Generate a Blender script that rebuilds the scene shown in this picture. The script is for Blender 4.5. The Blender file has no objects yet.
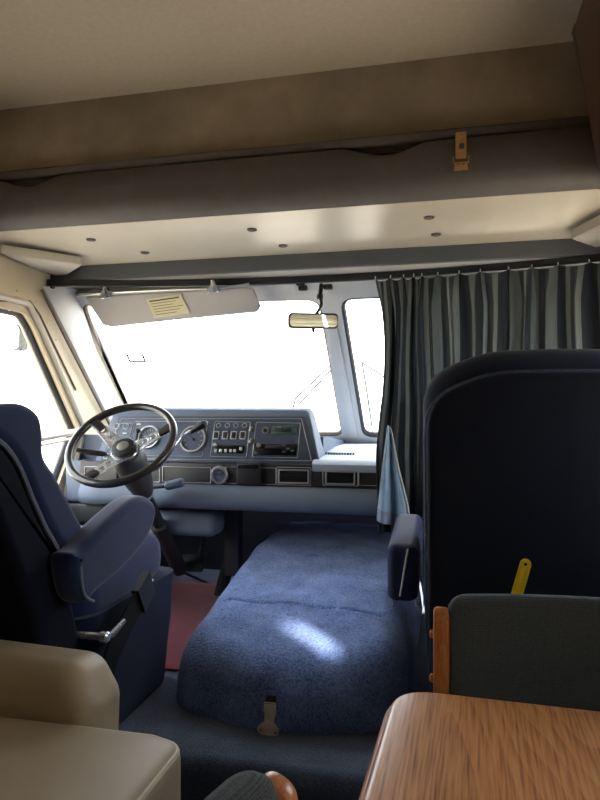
import bpy, bmesh, math, random
from mathutils import Vector, Matrix, Euler
random.seed(7)
PI = math.pi
SC = bpy.context.scene
COL = SC.collection
V = Vector

# ------------------------------------------------------------------ camera
YAW = math.radians(13.0)
CAM = V((0, 0, 1.08))
F = 647.0
HY = 410.0
cam_d = bpy.data.cameras.new('camera')
cam = bpy.data.objects.new('camera', cam_d)
COL.objects.link(cam)
cam.location = CAM
PITCH = math.atan((HY - 400) / F)
cam.rotation_euler = Euler((PI / 2 + PITCH, 0, YAW), 'XYZ')
cam_d.sensor_fit = 'VERTICAL'
cam_d.sensor_height = 32.0
cam_d.lens = 32.0 * F / 800.0
cam_d.clip_start = 0.02
cam_d.clip_end = 200
SC.camera = cam
RM = cam.rotation_euler.to_matrix()


def ray(px, py):
    return RM @ V(((px - 300) / F, (400 - py) / F, -1.0))


def onY(px, py, y):
    d = ray(px, py)
    return CAM + d * ((y - CAM.y) / d.y)


def onX(px, py, x):
    d = ray(px, py)
    return CAM + d * ((x - CAM.x) / d.x)


def onZ(px, py, z):
    d = ray(px, py)
    return CAM + d * ((z - CAM.z) / d.z)


def onP(px, py, p, n):
    d = ray(px, py)
    return CAM + d * ((p - CAM).dot(n) / d.dot(n))


# ------------------------------------------------------------------ materials
def srgb(r, g, b):
    def c(v):
        v /= 255.0
        return v / 12.92 if v <= 0.04045 else ((v + 0.055) / 1.055) ** 2.4
    return (c(r), c(g), c(b), 1)


class NT:
    def __init__(s, name):
        s.m = bpy.data.materials.new(name)
        s.m.use_nodes = True
        s.t = s.m.node_tree
        s.b = s.t.nodes['Principled BSDF']
        s.out = s.t.nodes['Material Output']

    def n(s, typ, **kw):
        x = s.t.nodes.new(typ)
        for k, v in kw.items():
            if k in x.inputs.keys():
                x.inputs[k].default_value = v
            else:
                setattr(x, k, v)
        return x

    def l(s, a, b):
        s.t.links.new(a, b)


def mat(name, col, rough=0.6, metal=0.0, var=0.12, vscale=6.0, bump=0.0, bscale=200.0, bdist=0.002,
        sheen=0.0, spec=0.5, stretch=None, coat=0.0, col2=None, spots=0.0):
    """base colour broken up by soft noise, optional fine bump"""
    m = NT(name)
    tc = m.n('ShaderNodeTexCoord')
    mp = m.n('ShaderNodeMapping')
    m.l(tc.outputs['Object'], mp.inputs['Vector'])
    if stretch:
        mp.inputs['Scale'].default_value = stretch
    nz = m.n('ShaderNodeTexNoise', Scale=vscale, Detail=4.0, Roughness=0.6)
    m.l(mp.outputs[0], nz.inputs['Vector'])
    rp = m.n('ShaderNodeValToRGB')
    a = rp.color_ramp.elements[0]
    b = rp.color_ramp.elements[1]
    a.position, b.position = 0.3, 0.7
    c2 = col2 if col2 else tuple(min(1, c * (1 + var)) for c in col[:3]) + (1,)
    c1 = tuple(c * (1 - var) for c in col[:3]) + (1,) if not col2 else col
    a.color, b.color = c1, c2
    m.l(nz.outputs['Fac'], rp.inputs['Fac'])
    m.l(rp.outputs['Color'], m.b.inputs['Base Color'])
    m.b.inputs['Roughness'].default_value = rough
    m.b.inputs['Metallic'].default_value = metal
    m.b.inputs['Specular IOR Level'].default_value = spec
    m.b.inputs['Sheen Weight'].default_value = sheen
    m.b.inputs['Coat Weight'].default_value = coat
    if bump:
        n2 = m.n('ShaderNodeTexNoise', Scale=bscale, Detail=3.0, Roughness=0.65)
        m.l(mp.outputs[0], n2.inputs['Vector'])
        bp = m.n('ShaderNodeBump', Strength=bump, Distance=bdist)
        m.l(n2.outputs['Fac'], bp.inputs['Height'])
        m.l(bp.outputs['Normal'], m.b.inputs['Normal'])
    return m.m


def carpet(name, c1, c2, scale=170.0, dist=0.006):
    m = NT(name)
    tc = m.n('ShaderNodeTexCoord')
    nz = m.n('ShaderNodeTexNoise', Scale=9.0, Detail=6.0, Roughness=0.7)
    nf = m.n('ShaderNodeTexNoise', Scale=scale, Detail=2.0, Roughness=0.7)
    m.l(tc.outputs['Object'], nz.inputs['Vector'])
    m.l(tc.outputs['Object'], nf.inputs['Vector'])
    mx = m.n('ShaderNodeMath', operation='MULTIPLY_ADD')
    mx.inputs[1].default_value = 0.55
    m.l(nf.outputs['Fac'], mx.inputs[0])
    sc = m.n('ShaderNodeMath', operation='MULTIPLY')
    sc.inputs[1].default_value = 0.45
    m.l(nz.outputs['Fac'], sc.inputs[0])
    m.l(sc.outputs[0], mx.inputs[2])
    rp = m.n('ShaderNodeValToRGB')
    rp.color_ramp.elements[0].position = 0.34
    rp.color_ramp.elements[1].position = 0.66
    rp.color_ramp.elements[0].color = c1
    rp.color_ramp.elements[1].color = c2
    m.l(mx.outputs[0], rp.inputs['Fac'])
    m.l(rp.outputs['Color'], m.b.inputs['Base Color'])
    m.b.inputs['Roughness'].default_value = 0.95
    m.b.inputs['Specular IOR Level'].default_value = 0.1
    m.b.inputs['Sheen Weight'].default_value = 0.35
    m.b.inputs['Sheen Roughness'].default_value = 0.5
    bp = m.n('ShaderNodeBump', Strength=0.9, Distance=dist)
    m.l(mx.outputs[0], bp.inputs['Height'])
    m.l(bp.outputs['Normal'], m.b.inputs['Normal'])
    return m.m


def weave(name, c1, c2, scale=420.0, bump=0.5, sheen=0.2, rough=0.9):
    m = NT(name)
    tc = m.n('ShaderNodeTexCoord')
    w1 = m.n('ShaderNodeTexWave', Scale=scale * 0.16, Distortion=0.4)
    w1.bands_direction = 'X'
    w2 = m.n('ShaderNodeTexWave', Scale=scale * 0.16, Distortion=0.4)
    w2.bands_direction = 'Z'
    nz = m.n('ShaderNodeTexNoise', Scale=scale * 0.6, Detail=2.0)
    for x in (w1, w2, nz):
        m.l(tc.outputs['Object'], x.inputs['Vector'])
    mu = m.n('ShaderNodeMath', operation='MULTIPLY')
    m.l(w1.outputs['Fac'], mu.inputs[0])
    m.l(w2.outputs['Fac'], mu.inputs[1])
    ad = m.n('ShaderNodeMath', operation='MULTIPLY_ADD')
    ad.inputs[1].default_value = 0.5
    m.l(mu.outputs[0], ad.inputs[0])
    hf = m.n('ShaderNodeMath', operation='MULTIPLY')
    hf.inputs[1].default_value = 0.6
    m.l(nz.outputs['Fac'], hf.inputs[0])
    m.l(hf.outputs[0], ad.inputs[2])
    rp = m.n('ShaderNodeValToRGB')
    rp.color_ramp.elements[0].position = 0.2
    rp.color_ramp.elements[1].position = 0.7
    rp.color_ramp.elements[0].color = c1
    rp.color_ramp.elements[1].color = c2
    m.l(ad.outputs[0], rp.inputs['Fac'])
    m.l(rp.outputs['Color'], m.b.inputs['Base Color'])
    m.b.inputs['Roughness'].default_value = rough
    m.b.inputs['Sheen Weight'].default_value = sheen
    m.b.inputs['Specular IOR Level'].default_value = 0.2
    bp = m.n('ShaderNodeBump', Strength=bump, Distance=0.0015)
    m.l(ad.outputs[0], bp.inputs['Height'])
    m.l(bp.outputs['Normal'], m.b.inputs['Normal'])
    return m.m


def wood(name, light, mid, dark, axis='Y', scale=1.0, rough=0.35, coat=0.25):
    """plain-sawn oak: long rings, cathedral bends and short dark pores along one axis"""
    m = NT(name)
    tc = m.n('ShaderNodeTexCoord')
    mp = m.n('ShaderNodeMapping')
    s = {'X': (0.10, 1, 1), 'Y': (1, 0.10, 1), 'Z': (1, 1, 0.10)}[axis]
    mp.inputs['Scale'].default_value = tuple(v * scale for v in s)
    m.l(tc.outputs['Object'], mp.inputs['Vector'])
    n0 = m.n('ShaderNodeTexNoise', Scale=7.0, Detail=1.0, Roughness=0.4)
    m.l(mp.outputs[0], n0.inputs['Vector'])
    fr = m.n('ShaderNodeMath', operation='MULTIPLY')
    fr.inputs[1].default_value = 30.0
    m.l(n0.outputs['Fac'], fr.inputs[0])
    fc = m.n('ShaderNodeMath', operation='FRACT')
    m.l(fr.outputs[0], fc.inputs[0])
    mp2 = m.n('ShaderNodeMapping')
    s2 = {'X': (0.03, 1, 1), 'Y': (1, 0.03, 1), 'Z': (1, 1, 0.03)}[axis]
    mp2.inputs['Scale'].default_value = tuple(v * scale for v in s2)
    m.l(tc.outputs['Object'], mp2.inputs['Vector'])
    n1 = m.n('ShaderNodeTexNoise', Scale=330.0, Detail=2.0, Roughness=0.6)
    m.l(mp2.outputs[0], n1.inputs['Vector'])
    mx = m.n('ShaderNodeMath', operation='MULTIPLY_ADD')
    mx.inputs[1].default_value = 0.13
    m.l(fc.outputs[0], mx.inputs[0])
    h = m.n('ShaderNodeMath', operation='MULTIPLY')
    h.inputs[1].default_value = 0.90
    m.l(n1.outputs['Fac'], h.inputs[0])
    m.l(h.outputs[0], mx.inputs[2])
    rp = m.n('ShaderNodeValToRGB')
    e = rp.color_ramp.elements
    e[0].position, e[0].color = 0.30, light
    e[1].position, e[1].color = 0.74, dark
    x = e.new(0.5)
    x.color = mid
    m.l(mx.outputs[0], rp.inputs['Fac'])
    m.l(rp.outputs['Color'], m.b.inputs['Base Color'])
    m.b.inputs['Roughness'].default_value = rough
    m.b.inputs['Coat Weight'].default_value = coat
    m.b.inputs['Coat Roughness'].default_value = 0.25
    bp = m.n('ShaderNodeBump', Strength=0.12, Distance=0.001)
    m.l(n1.outputs['Fac'], bp.inputs['Height'])
    m.l(bp.outputs['Normal'], m.b.inputs['Normal'])
    return m.m


def glass(name, tint=(1, 1, 1, 1)):
    """thin pane: see-through with a fresnel reflection"""
    m = NT(name)
    m.t.nodes.remove(m.b)
    tr = m.n('ShaderNodeBsdfTransparent')
    tr.inputs['Color'].default_value = tint
    gl = m.n('ShaderNodeBsdfGlossy')
    gl.inputs['Roughness'].default_value = 0.03
    lw = m.n('ShaderNodeLayerWeight', Blend=0.5)
    pw = m.n('ShaderNodeMath', operation='POWER')
    pw.inputs[1].default_value = 5.0
    m.l(lw.outputs['Facing'], pw.inputs[0])
    fz = m.n('ShaderNodeMath', operation='MULTIPLY_ADD')
    fz.inputs[1].default_value = 0.6
    fz.inputs[2].default_value = 0.02
    m.l(pw.outputs[0], fz.inputs[0])
    mx = m.n('ShaderNodeMixShader')
    m.l(fz.outputs[0], mx.inputs[0])
    m.l(tr.outputs[0], mx.inputs[1])
    m.l(gl.outputs[0], mx.inputs[2])
    m.l(mx.outputs[0], m.out.inputs['Surface'])
    return m.m


def curtain_mat(name, bands, transl=0.25):
    m = NT(name)
    uv = m.n('ShaderNodeUVMap')
    uv.uv_map = 'UVMap'
    sp = m.n('ShaderNodeSeparateXYZ')
    m.l(uv.outputs[0], sp.inputs[0])
    mu = m.n('ShaderNodeMath', operation='MULTIPLY')
    mu.inputs[1].default_value = 6.0
    m.l(sp.outputs['X'], mu.inputs[0])
    fr = m.n('ShaderNodeMath', operation='FRACT')
    m.l(mu.outputs[0], fr.inputs[0])
    rp = m.n('ShaderNodeValToRGB')
    rp.color_ramp.interpolation = 'CONSTANT'
    e = rp.color_ramp.elements
    e[0].position, e[0].color = 0.0, bands[0][1]
    e[1].position, e[1].color = bands[1]
    for p, c in bands[2:]:
        x = e.new(p)
        x.color = c
    m.l(fr.outputs[0], rp.inputs['Fac'])
    nz = m.n('ShaderNodeTexNoise', Scale=300.0, Detail=2.0)
    mp = m.n('ShaderNodeMapping')
    mp.inputs['Scale'].default_value = (1, 0.05, 1)
    m.l(uv.outputs[0], mp.inputs[0])
    m.l(mp.outputs[0], nz.inputs['Vector'])
    mx = m.n('ShaderNodeMixRGB', blend_type='MULTIPLY')
    mx.inputs[0].default_value = 0.5
    m.l(rp.outputs[0], mx.inputs[1])
    m.l(nz.outputs['Fac'], mx.inputs[2])
    m.l(mx.outputs[0], m.b.inputs['Base Color'])
    m.b.inputs['Roughness'].default_value = 0.8
    m.b.inputs['Sheen Weight'].default_value = 0.2
    m.b.inputs['Specular IOR Level'].default_value = 0.2
    t = m.n('ShaderNodeBsdfTranslucent')
    m.l(mx.outputs[0], t.inputs['Color'])
    ms = m.n('ShaderNodeMixShader')
    ms.inputs[0].default_value = transl
    m.l(m.b.outputs[0], ms.inputs[1])
    m.l(t.outputs[0], ms.inputs[2])
    m.l(ms.outputs[0], m.out.inputs['Surface'])
    return m.m


M = {}
M['ceiling'] = mat('ceiling_liner', srgb(198, 185, 164), 0.95, var=0.06, vscale=60, bump=0.35, bscale=260, bdist=0.002)
M['brown_fabric'] = mat('brown_suede', srgb(160, 146, 127), 0.95, var=0.28, vscale=3.5, bump=0.2, bscale=300, sheen=0.15)
M['bunk_vinyl'] = mat('grey_bunk_vinyl', srgb(96, 91, 87), 0.7, var=0.08, vscale=30, bump=0.35, bscale=300, bdist=0.001)
M['bunk_under'] = mat('bunk_underside_vinyl', srgb(206, 196, 178), 0.36, var=0.04, vscale=8, bump=0.05, bscale=40, bdist=0.001)
M['dark_vinyl'] = mat('charcoal_vinyl', srgb(74, 77, 82), 0.75, var=0.08, bump=0.2, bscale=300, bdist=0.001)
M['beige_panel'] = mat('beige_wall_panel', srgb(205, 190, 160), 0.55, var=0.05)
M['white_paint'] = mat('grey_white_paint', srgb(200, 199, 197), 0.5, var=0.04, vscale=10)
M['offwhite'] = mat('offwhite_plastic', srgb(204, 196, 180), 0.5, var=0.05)
M['wall'] = mat('interior_wall', srgb(116, 90, 64), 0.8, var=0.06)
M['rubber'] = mat('black_rubber', srgb(46, 46, 48), 0.6, var=0.2, vscale=40)
M['brown_rubber'] = mat('weathered_rubber', srgb(112, 96, 84), 0.7, var=0.2, vscale=30)
M['alu'] = mat('aluminium', srgb(190, 190, 188), 0.35, 1.0, var=0.05, vscale=60)
M['chrome'] = mat('chrome', srgb(222, 226, 232), 0.22, 0.75, var=0.03)
M['brass'] = mat('aged_brass', srgb(196, 156, 104), 0.45, 0.4, var=0.15, vscale=60)
M['nickel'] = mat('dull_nickel', srgb(220, 208, 190), 0.45, 0.25, var=0.12, vscale=60)
M['black_plastic'] = mat('black_plastic', srgb(28, 28, 30), 0.5, var=0.15, vscale=40)
M['black_gloss'] = mat('black_gloss', srgb(18, 18, 20), 0.2, var=0.1)
M['wheel_grip'] = mat('steering_wheel_grip', srgb(40, 36, 34), 0.28, var=0.15, vscale=20, coat=0.4)
M['dash_pad'] = mat('blue_grey_dash_vinyl', srgb(104, 116, 134), 0.62, var=0.06, vscale=12, bump=0.3, bscale=350, bdist=0.001)
M['shelf'] = mat('pale_shelf_vinyl', srgb(188, 196, 206), 0.55, var=0.05, vscale=12, bump=0.2, bscale=350, bdist=0.001)
M['strip'] = mat('dull_header_strip', srgb(158, 150, 140), 0.5, var=0.05)
M['column_grey'] = mat('grey_column_plastic', srgb(72, 72, 72), 0.42, var=0.1, vscale=30)
M['dash_panel'] = mat('slate_instrument_panel', srgb(66, 78, 98), 0.5, var=0.08, vscale=30)
M['dash_black'] = mat('black_dash_strip', srgb(36, 37, 40), 0.45, var=0.12, vscale=30)
M['silver_line'] = mat('silver_trim_line', srgb(190, 190, 186), 0.35, 0.6, var=0.05)
M['dial'] = mat('gauge_dial', srgb(34, 42, 46), 0.4, var=0.15, vscale=60)
M['dial_mark'] = mat('gauge_marks', srgb(200, 206, 196), 0.5, var=0.05)
M['lcd'] = mat('lcd_green_grey', srgb(66, 88, 80), 0.25, var=0.08)
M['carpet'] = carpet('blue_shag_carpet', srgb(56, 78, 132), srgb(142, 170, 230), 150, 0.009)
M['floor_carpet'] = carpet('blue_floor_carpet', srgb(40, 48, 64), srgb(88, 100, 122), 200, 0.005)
M['red_mat'] = carpet('red_carpet_mat', srgb(94, 24, 34), srgb(148, 56, 64), 260, 0.003)
M['navy_velour'] = mat('navy_velour', srgb(36, 48, 86), 0.9, var=0.14, vscale=9, bump=0.25, bscale=300, bdist=0.001, sheen=0.3, spec=0.15)
M['navy_base'] = mat('navy_base_cloth', srgb(24, 32, 58), 0.9, var=0.2, vscale=12, bump=0.2, bscale=300, bdist=0.001, sheen=0.1, spec=0.15)
M['navy_pipe'] = mat('navy_piping', srgb(58, 66, 90), 0.7, var=0.3, vscale=60)
M['navy_cloth'] = weave('navy_woven_cloth', srgb(14, 17, 27), srgb(34, 41, 60), 900, 0.5, 0.08)
M['navy_dark'] = mat('dark_navy_cloth', srgb(22, 25, 38), 0.9, var=0.15, vscale=20, bump=0.2, bscale=400, bdist=0.001, spec=0.15)
M['piping'] = mat('grey_blue_piping', srgb(120, 130, 152), 0.6, var=0.1, vscale=40)
M['stitch'] = mat('pale_frayed_seam', srgb(190, 186, 178), 0.8, var=0.25, vscale=90)
M['black_web'] = weave('black_seat_webbing', srgb(14, 14, 16), srgb(34, 34, 38), 600, 0.4, 0.0, 0.8)
M['leather'] = mat('beige_leather', srgb(182, 167, 143), 0.42, var=0.07, vscale=7, bump=0.18, bscale=220, bdist=0.001, spec=0.5)
M['leather_pipe'] = mat('pale_leather_piping', srgb(214, 202, 182), 0.5, var=0.05)
M['chair_fabric'] = weave('charcoal_chair_fabric', srgb(56, 67, 80), srgb(104, 117, 132), 900, 0.5, 0.1)
M['oak'] = wood('oak_veneer', srgb(236, 180, 126), srgb(222, 156, 100), srgb(150, 92, 52), 'Y', 1.0, 0.32, 0.3)
M['oak_z'] = wood('oak_rail', srgb(218, 152, 98), srgb(204, 134, 82), srgb(170, 102, 58), 'Z', 1.3, 0.35, 0.3)
M['dark_wood'] = wood('dark_cabinet_wood', srgb(84, 54, 36), srgb(68, 42, 27), srgb(44, 27, 18), 'Z', 1.0, 0.4, 0.2)
M['yellow'] = mat('yellow_plastic', srgb(232, 196, 24), 0.45, var=0.06, vscale=50)
M['visor'] = mat('grey_visor_vinyl', srgb(176, 174, 176), 0.6, var=0.04)
M['sticker'] = mat('visor_sticker', srgb(206, 200, 164), 0.6, var=0.04)
M['sticker_text'] = mat('sticker_print', srgb(84, 84, 76), 0.7, var=0.2, vscale=200)
M['shade'] = curtain_mat('added_shade_cloth', [(0, srgb(236, 230, 216)), (.3, srgb(230, 224, 210))], .5)
M['mirror'] = mat('mirror_silver', srgb(225, 232, 230), 0.02, 1.0, var=0.01)
M['glass'] = glass('clear_glass', (0.97, 0.98, 0.98, 1))
M['ground'] = mat('pale_concrete', srgb(220, 206, 184), 0.9, var=0.05, vscale=0.6)
M['steel_dark'] = mat('dark_painted_steel', srgb(44, 46, 50), 0.55, var=0.15, vscale=20)
M['firewall'] = mat('dark_firewall_mat', srgb(48, 52, 62), 0.85, var=0.2, vscale=10)
CB = [(0, srgb(88, 93, 92)), (0.22, srgb(44, 48, 51)), (0.36, srgb(112, 117, 114)), (0.44, srgb(52, 56, 60)),
      (0.6, srgb(96, 101, 99)), (0.74, srgb(36, 40, 45))]
M['curtain'] = curtain_mat('striped_curtain', CB, 0.24)
M['lining'] = mat('blue_curtain_lining', srgb(128, 154, 176), 0.6, var=0.12, vscale=30, sheen=0.2)


# ------------------------------------------------------------------ mesh builders
def sharpen(bm, deg=38):
    lim = math.radians(deg)
    for f in bm.faces:
        f.smooth = True
    for e in bm.edges:
        if len(e.link_faces) == 2:
            e.smooth = e.calc_face_angle(0.0) < lim


class B:
    def __init__(s):
        s.bm = bmesh.new()

    def box(s, c, size, bev=0.0, seg=3, rot=None):
        t = bmesh.new()
        bmesh.ops.create_cube(t, size=1.0)
        bmesh.ops.scale(t, vec=V(size), verts=t.verts)
        if bev > 0:
            bmesh.ops.bevel(t, geom=list(t.edges), offset=min(bev, 0.49 * min(size)), segments=seg, profile=0.5, affect='EDGES')
        m = Matrix.Translation(V(c))
        if rot is not None:
            m = m @ (rot.to_4x4() if isinstance(rot, Matrix) else Euler(rot).to_matrix().to_4x4())
        bmesh.ops.transform(t, matrix=m, verts=t.verts)
        s.add(t)
        return s

    def span(s, lo, hi, bev=0.0, seg=3):
        lo, hi = V(lo), V(hi)
        return s.box((lo + hi) / 2, hi - lo, bev, seg)

    def add(s, t):
        me = bpy.data.meshes.new('tmp')
        t.to_mesh(me)
        t.free()
        s.bm.from_mesh(me)
        bpy.data.meshes.remove(me)

    def rings(s, rings, closed=True, cap=True):
        """skin a list of rings (each a list of points)"""
        vs = [[s.bm.verts.new(p) for p in r] for r in rings]
        n = len(vs[0])
        for a, b in zip(vs[:-1], vs[1:]):
            for i in range(n if closed else n - 1):
                j = (i + 1) % n
                s.bm.faces.new((a[i], a[j], b[j], b[i]))
        if cap and closed:
            s.bm.faces.new(list(reversed(vs[0])))
            s.bm.faces.new(vs[-1])
        return s

    def tube(s, pts, r, n=10, closed=False):
        pts = [V(p) for p in pts]
        k = len(pts)
        rr = r if isinstance(r, (list, tuple)) else [r] * k
        rings = []
        up = None
        for i, p in enumerate(pts):
            if closed:
                t = (pts[(i + 1) % k] - pts[i - 1]).normalized()
            else:
                t = (pts[min(i + 1, k - 1)] - pts[max(i - 1, 0)]).normalized()
            if up is None:
                up = V((0, 0, 1)) if abs(t.z) < 0.9 else V((1, 0, 0))
            a = t.cross(up)
            a.normalize()
            up = a.cross(t)
            up.normalize()
            rings.append([p + (a * math.cos(2 * PI * j / n) + up * math.sin(2 * PI * j / n)) * rr[i] for j in range(n)])
        if closed:
            # match the last ring to the first one to close without a twist
            vs = [[s.bm.verts.new(q) for q in rg] for rg in rings]
            for i in range(k):
                a, b = vs[i], vs[(i + 1) % k]
                off = 0
                if i == k - 1:
                    off = min(range(n), key=lambda o: (a[0].co - b[o].co).length)
                for j in range(n):
                    s.bm.faces.new((a[j], a[(j + 1) % n], b[(j + 1 + off) % n], b[(j + off) % n]))
            return s
        return s.rings(rings)

    def lathe(s, prof, origin, axis, n=32, capped=True):
        """prof: (radius, height along the axis) pairs"""
        axis = V(axis).normalized()
        u = axis.orthogonal().normalized()
        w = axis.cross(u)
        o = V(origin)
        rings = [[o + axis * h + (u * math.cos(2 * PI * j / n) + w * math.sin(2 * PI * j / n)) * max(r, 1e-5) for j in range(n)] for r, h in prof]
        return s.rings(rings, True, capped)

    def plate(s, loops, thick, fr=None, bev=0.0):
        """flat plate with holes: loops of 2-D points in frame (origin, u, v); thickness along u x v, centred"""
        cu = bpy.data.curves.new('tmp', 'CURVE')
        cu.dimensions = '2D'
        cu.fill_mode = 'BOTH'
        cu.extrude = max(thick / 2 - bev, 1e-5)
        cu.bevel_depth = bev
        cu.bevel_resolution = 1
        if bev:
            cu.offset = -bev
        for lp in loops:
            sp = cu.splines.new('POLY')
            sp.points.add(len(lp) - 1)
            for q, p in zip(sp.points, lp):
                q.co = (p[0], p[1], 0, 1)
            sp.use_cyclic_u = True
        ob = bpy.data.objects.new('tmp', cu)
        COL.objects.link(ob)
        dg = bpy.context.evaluated_depsgraph_get()
        me = bpy.data.meshes.new_from_object(ob.evaluated_get(dg))
        t = bmesh.new()
        t.from_mesh(me)
        bmesh.ops.remove_doubles(t, verts=t.verts, dist=1e-5)
        bpy.data.objects.remove(ob)
        bpy.data.curves.remove(cu)
        bpy.data.meshes.remove(me)
        if fr:
            o, u, v = (V(x) for x in fr)
            u.normalize()
            v = (v - u * v.dot(u)).normalized()
            w = u.cross(v)
            m = Matrix(((u.x, v.x, w.x, o.x), (u.y, v.y, w.y, o.y), (u.z, v.z, w.z, o.z), (0, 0, 0, 1)))
            bmesh.ops.transform(t, matrix=m, verts=t.verts)
        s.add(t)
        return s

    def cushion(s, outline, d, r, fr, bulge=(0, 0), arc=5, warp=None, inner=(0.93, 0.8, 0.6, 0.35), flat=False):
        """pillow slab: 2-D outline in frame (origin, u, v), thickness d along w = u x v, edge radius r"""
        o, u, v = (V(x) for x in fr)
        u.normalize()
        v = (v - u * v.dot(u)).normalized()
        w = u.cross(v)
        P = [V((p[0], p[1])) for p in outline]
        n = len(P)
        area = sum(P[i].x * P[(i + 1) % n].y - P[(i + 1) % n].x * P[i].y for i in range(n))
        if area < 0:
            P.reverse()
        N = []
        for i in range(n):
            t = (P[(i + 1) % n] - P[i - 1])
            t = t.normalized() if t.length > 1e-9 else V((1, 0))
            N.append(V((-t.y, t.x)))
        c = sum(P, V((0, 0))) / n
        R = []

        def ring(inset, h):
            return [(P[i] + N[i] * inset, h) for i in range(n)]

        prof = []
        for k in range(arc + 1):
            a = PI / 2 * k / arc
            prof.append((r * (1 - math.sin(a)), -d / 2 + r * (1 - math.cos(a))))
        for k in range(arc + 1):
            a = PI / 2 * (1 - k / arc)
            prof.append((r * (1 - math.sin(a)), d / 2 - r * (1 - math.cos(a))))
        base = ring(r, 0)
        if flat:
            inner = ()
        for f in reversed(inner):
            R.append([(c + (q - c) * f, -d / 2 - bulge[0] * (1 - f * f)) for q, h in base])
        for ins, h in prof:
            R.append(ring(ins, h))
        for f in inner:
            R.append([(c + (q - c) * f, d / 2 + bulge[1] * (1 - f * f)) for q, h in base])

        def to3(q, h):
            p = o + u * q.x + v * q.y + w * h
            return warp(p) if warp else p
        rings = [[to3(q, h) for q, h in rg] for rg in R]
        vs = [[s.bm.verts.new(p) for p in rg] for rg in rings]
        for a, b in zip(vs[:-1], vs[1:]):
            for i in range(n):
                j = (i + 1) % n
                s.bm.faces.new((a[i], a[j], b[j], b[i]))
        if flat:
            s.bm.faces.new(list(reversed(vs[0])))
            s.bm.faces.new(vs[-1])
            return s
        for rg, h, flip in ((vs[0], -d / 2 - bulge[0], True), (vs[-1], d / 2 + bulge[1], False)):
            cv = s.bm.verts.new(to3(c, h))
            for i in range(n):
                j = (i + 1) % n
                s.bm.faces.new((rg[j], rg[i], cv) if flip else (rg[i], rg[j], cv))
        return s

    def sheet(s, fn, nu, nv, thick=0.0, uv=None):
        """grid fn(u, v) -> point; optional uv(u, v)"""
        vs = [[s.bm.verts.new(fn(i / nu, j / nv)) for j in range(nv + 1)] for i in range(nu + 1)]
        lay = s.bm.loops.layers.uv.new('UVMap') if uv else None
        for i in range(nu):
            for j in range(nv):
                f = s.bm.faces.new((vs[i][j], vs[i + 1][j], vs[i + 1][j + 1], vs[i][j + 1]))
                if uv:
                    for lp, (a, b) in zip(f.loops, ((i, j), (i + 1, j), (i + 1, j + 1), (i, j + 1))):
                        lp[lay].uv = uv(a / nu, b / nv)
        if thick:
            bmesh.ops.recalc_face_normals(s.bm, faces=s.bm.faces)
            bmesh.ops.solidify(s.bm, geom=list(s.bm.faces), thickness=thick)
        return s


def link(name, data, parent=None):
    o = bpy.data.objects.new(name, data)
    COL.objects.link(o)
    if parent is not None:
        o.parent = parent
        loc = parent.location if parent.parent is None else parent.parent.location
        if parent.parent is None:
            o.matrix_parent_inverse = Matrix.Translation(-V(parent.location))
        # a sub-part sits under a mesh part whose own frame is already the world's
    return o


SOFT = ('navy', 'beige_leather', 'dark_navy')


def obj(name, b, m, parent=None, label=None, sharp=38, doubles=True):
    bm = b.bm
    if m.name.startswith(SOFT):
        sharp = 75
    if doubles:
        bmesh.ops.remove_doubles(bm, verts=bm.verts, dist=1e-6)
    bmesh.ops.recalc_face_normals(bm, faces=bm.faces)
    sharpen(bm, sharp)
    me = bpy.data.meshes.new(name)
    bm.to_mesh(me)
    bm.free()
    me.materials.append(m)
    o = link(name, me, parent)
    if m.name.startswith(SOFT):
        wn = o.modifiers.new('normals', 'WEIGHTED_NORMAL')
        wn.weight = 100
        wn.keep_sharp = True
    if label:
        o['label'] = label
    return o


def thing(name, label, cat, loc, group=None):
    o = bpy.data.objects.new(name, None)
    COL.objects.link(o)
    o.empty_display_size = 0.05
    o.location = loc
    o['label'] = label
    o['category'] = cat
    if group:
        o['group'] = group
    return o


def tag(o, label, cat, group=None, kind=None):
    o['label'] = label
    o['category'] = cat
    if group:
        o['group'] = group
    if kind:
        o['kind'] = kind
    return o


def struct(name, b, m, label=None, cat='structure', parent=None, sharp=38):
    o = obj(name, b, m, parent, sharp=sharp)
    if parent is None:
        o['kind'] = 'structure'
        if label:
            o['label'] = label
            o['category'] = cat
    return o


def rrect(w, h, r, n=6, cx=0.0, cy=0.0):
    rs = r if isinstance(r, (list, tuple)) else [r] * 4   # order: right-bottom, right-top, left-top, left-bottom
    out = []
    for (sx, sy, a0), rad in zip(((1, -1, -90), (1, 1, 0), (-1, 1, 90), (-1, -1, 180)), rs):
        px, py = cx + sx * (w / 2 - rad), cy + sy * (h / 2 - rad)
        for k in range(n + 1):
            a = math.radians(a0 + 90 * k / n)
            out.append((px + rad * math.cos(a), py + rad * math.sin(a)))
    return out


def dense(outline, step):
    out = []
    n = len(outline)
    for i in range(n):
        a, b = V(outline[i]), V(outline[(i + 1) % n])
        k = max(1, int((b - a).length / step))
        for j in range(k):
            out.append(tuple(a.lerp(b, j / k)))
    return out


def roundpoly(pts, r, n=5):
    """polygon with rounded corners (r single or per-corner)"""
    out = []
    k = len(pts)
    for i in range(k):
        p0, p1, p2 = V(pts[i - 1]), V(pts[i]), V(pts[(i + 1) % k])
        rad = r[i] if isinstance(r, (list, tuple)) else r
        a, b = (p0 - p1), (p2 - p1)
        la, lb = a.length, b.length
        a.normalize()
        b.normalize()
        ang = math.acos(max(-1, min(1, a.dot(b))))
        t = min(rad / max(math.tan(ang / 2), 1e-4), 0.48 * la, 0.48 * lb)
        s, e = p1 + a * t, p1 + b * t
        for j in range(n + 1):
            f = j / n
            out.append(tuple((s * (1 - f) ** 2 + p1 * 2 * f * (1 - f) + e * f * f)))
    return out


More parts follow.
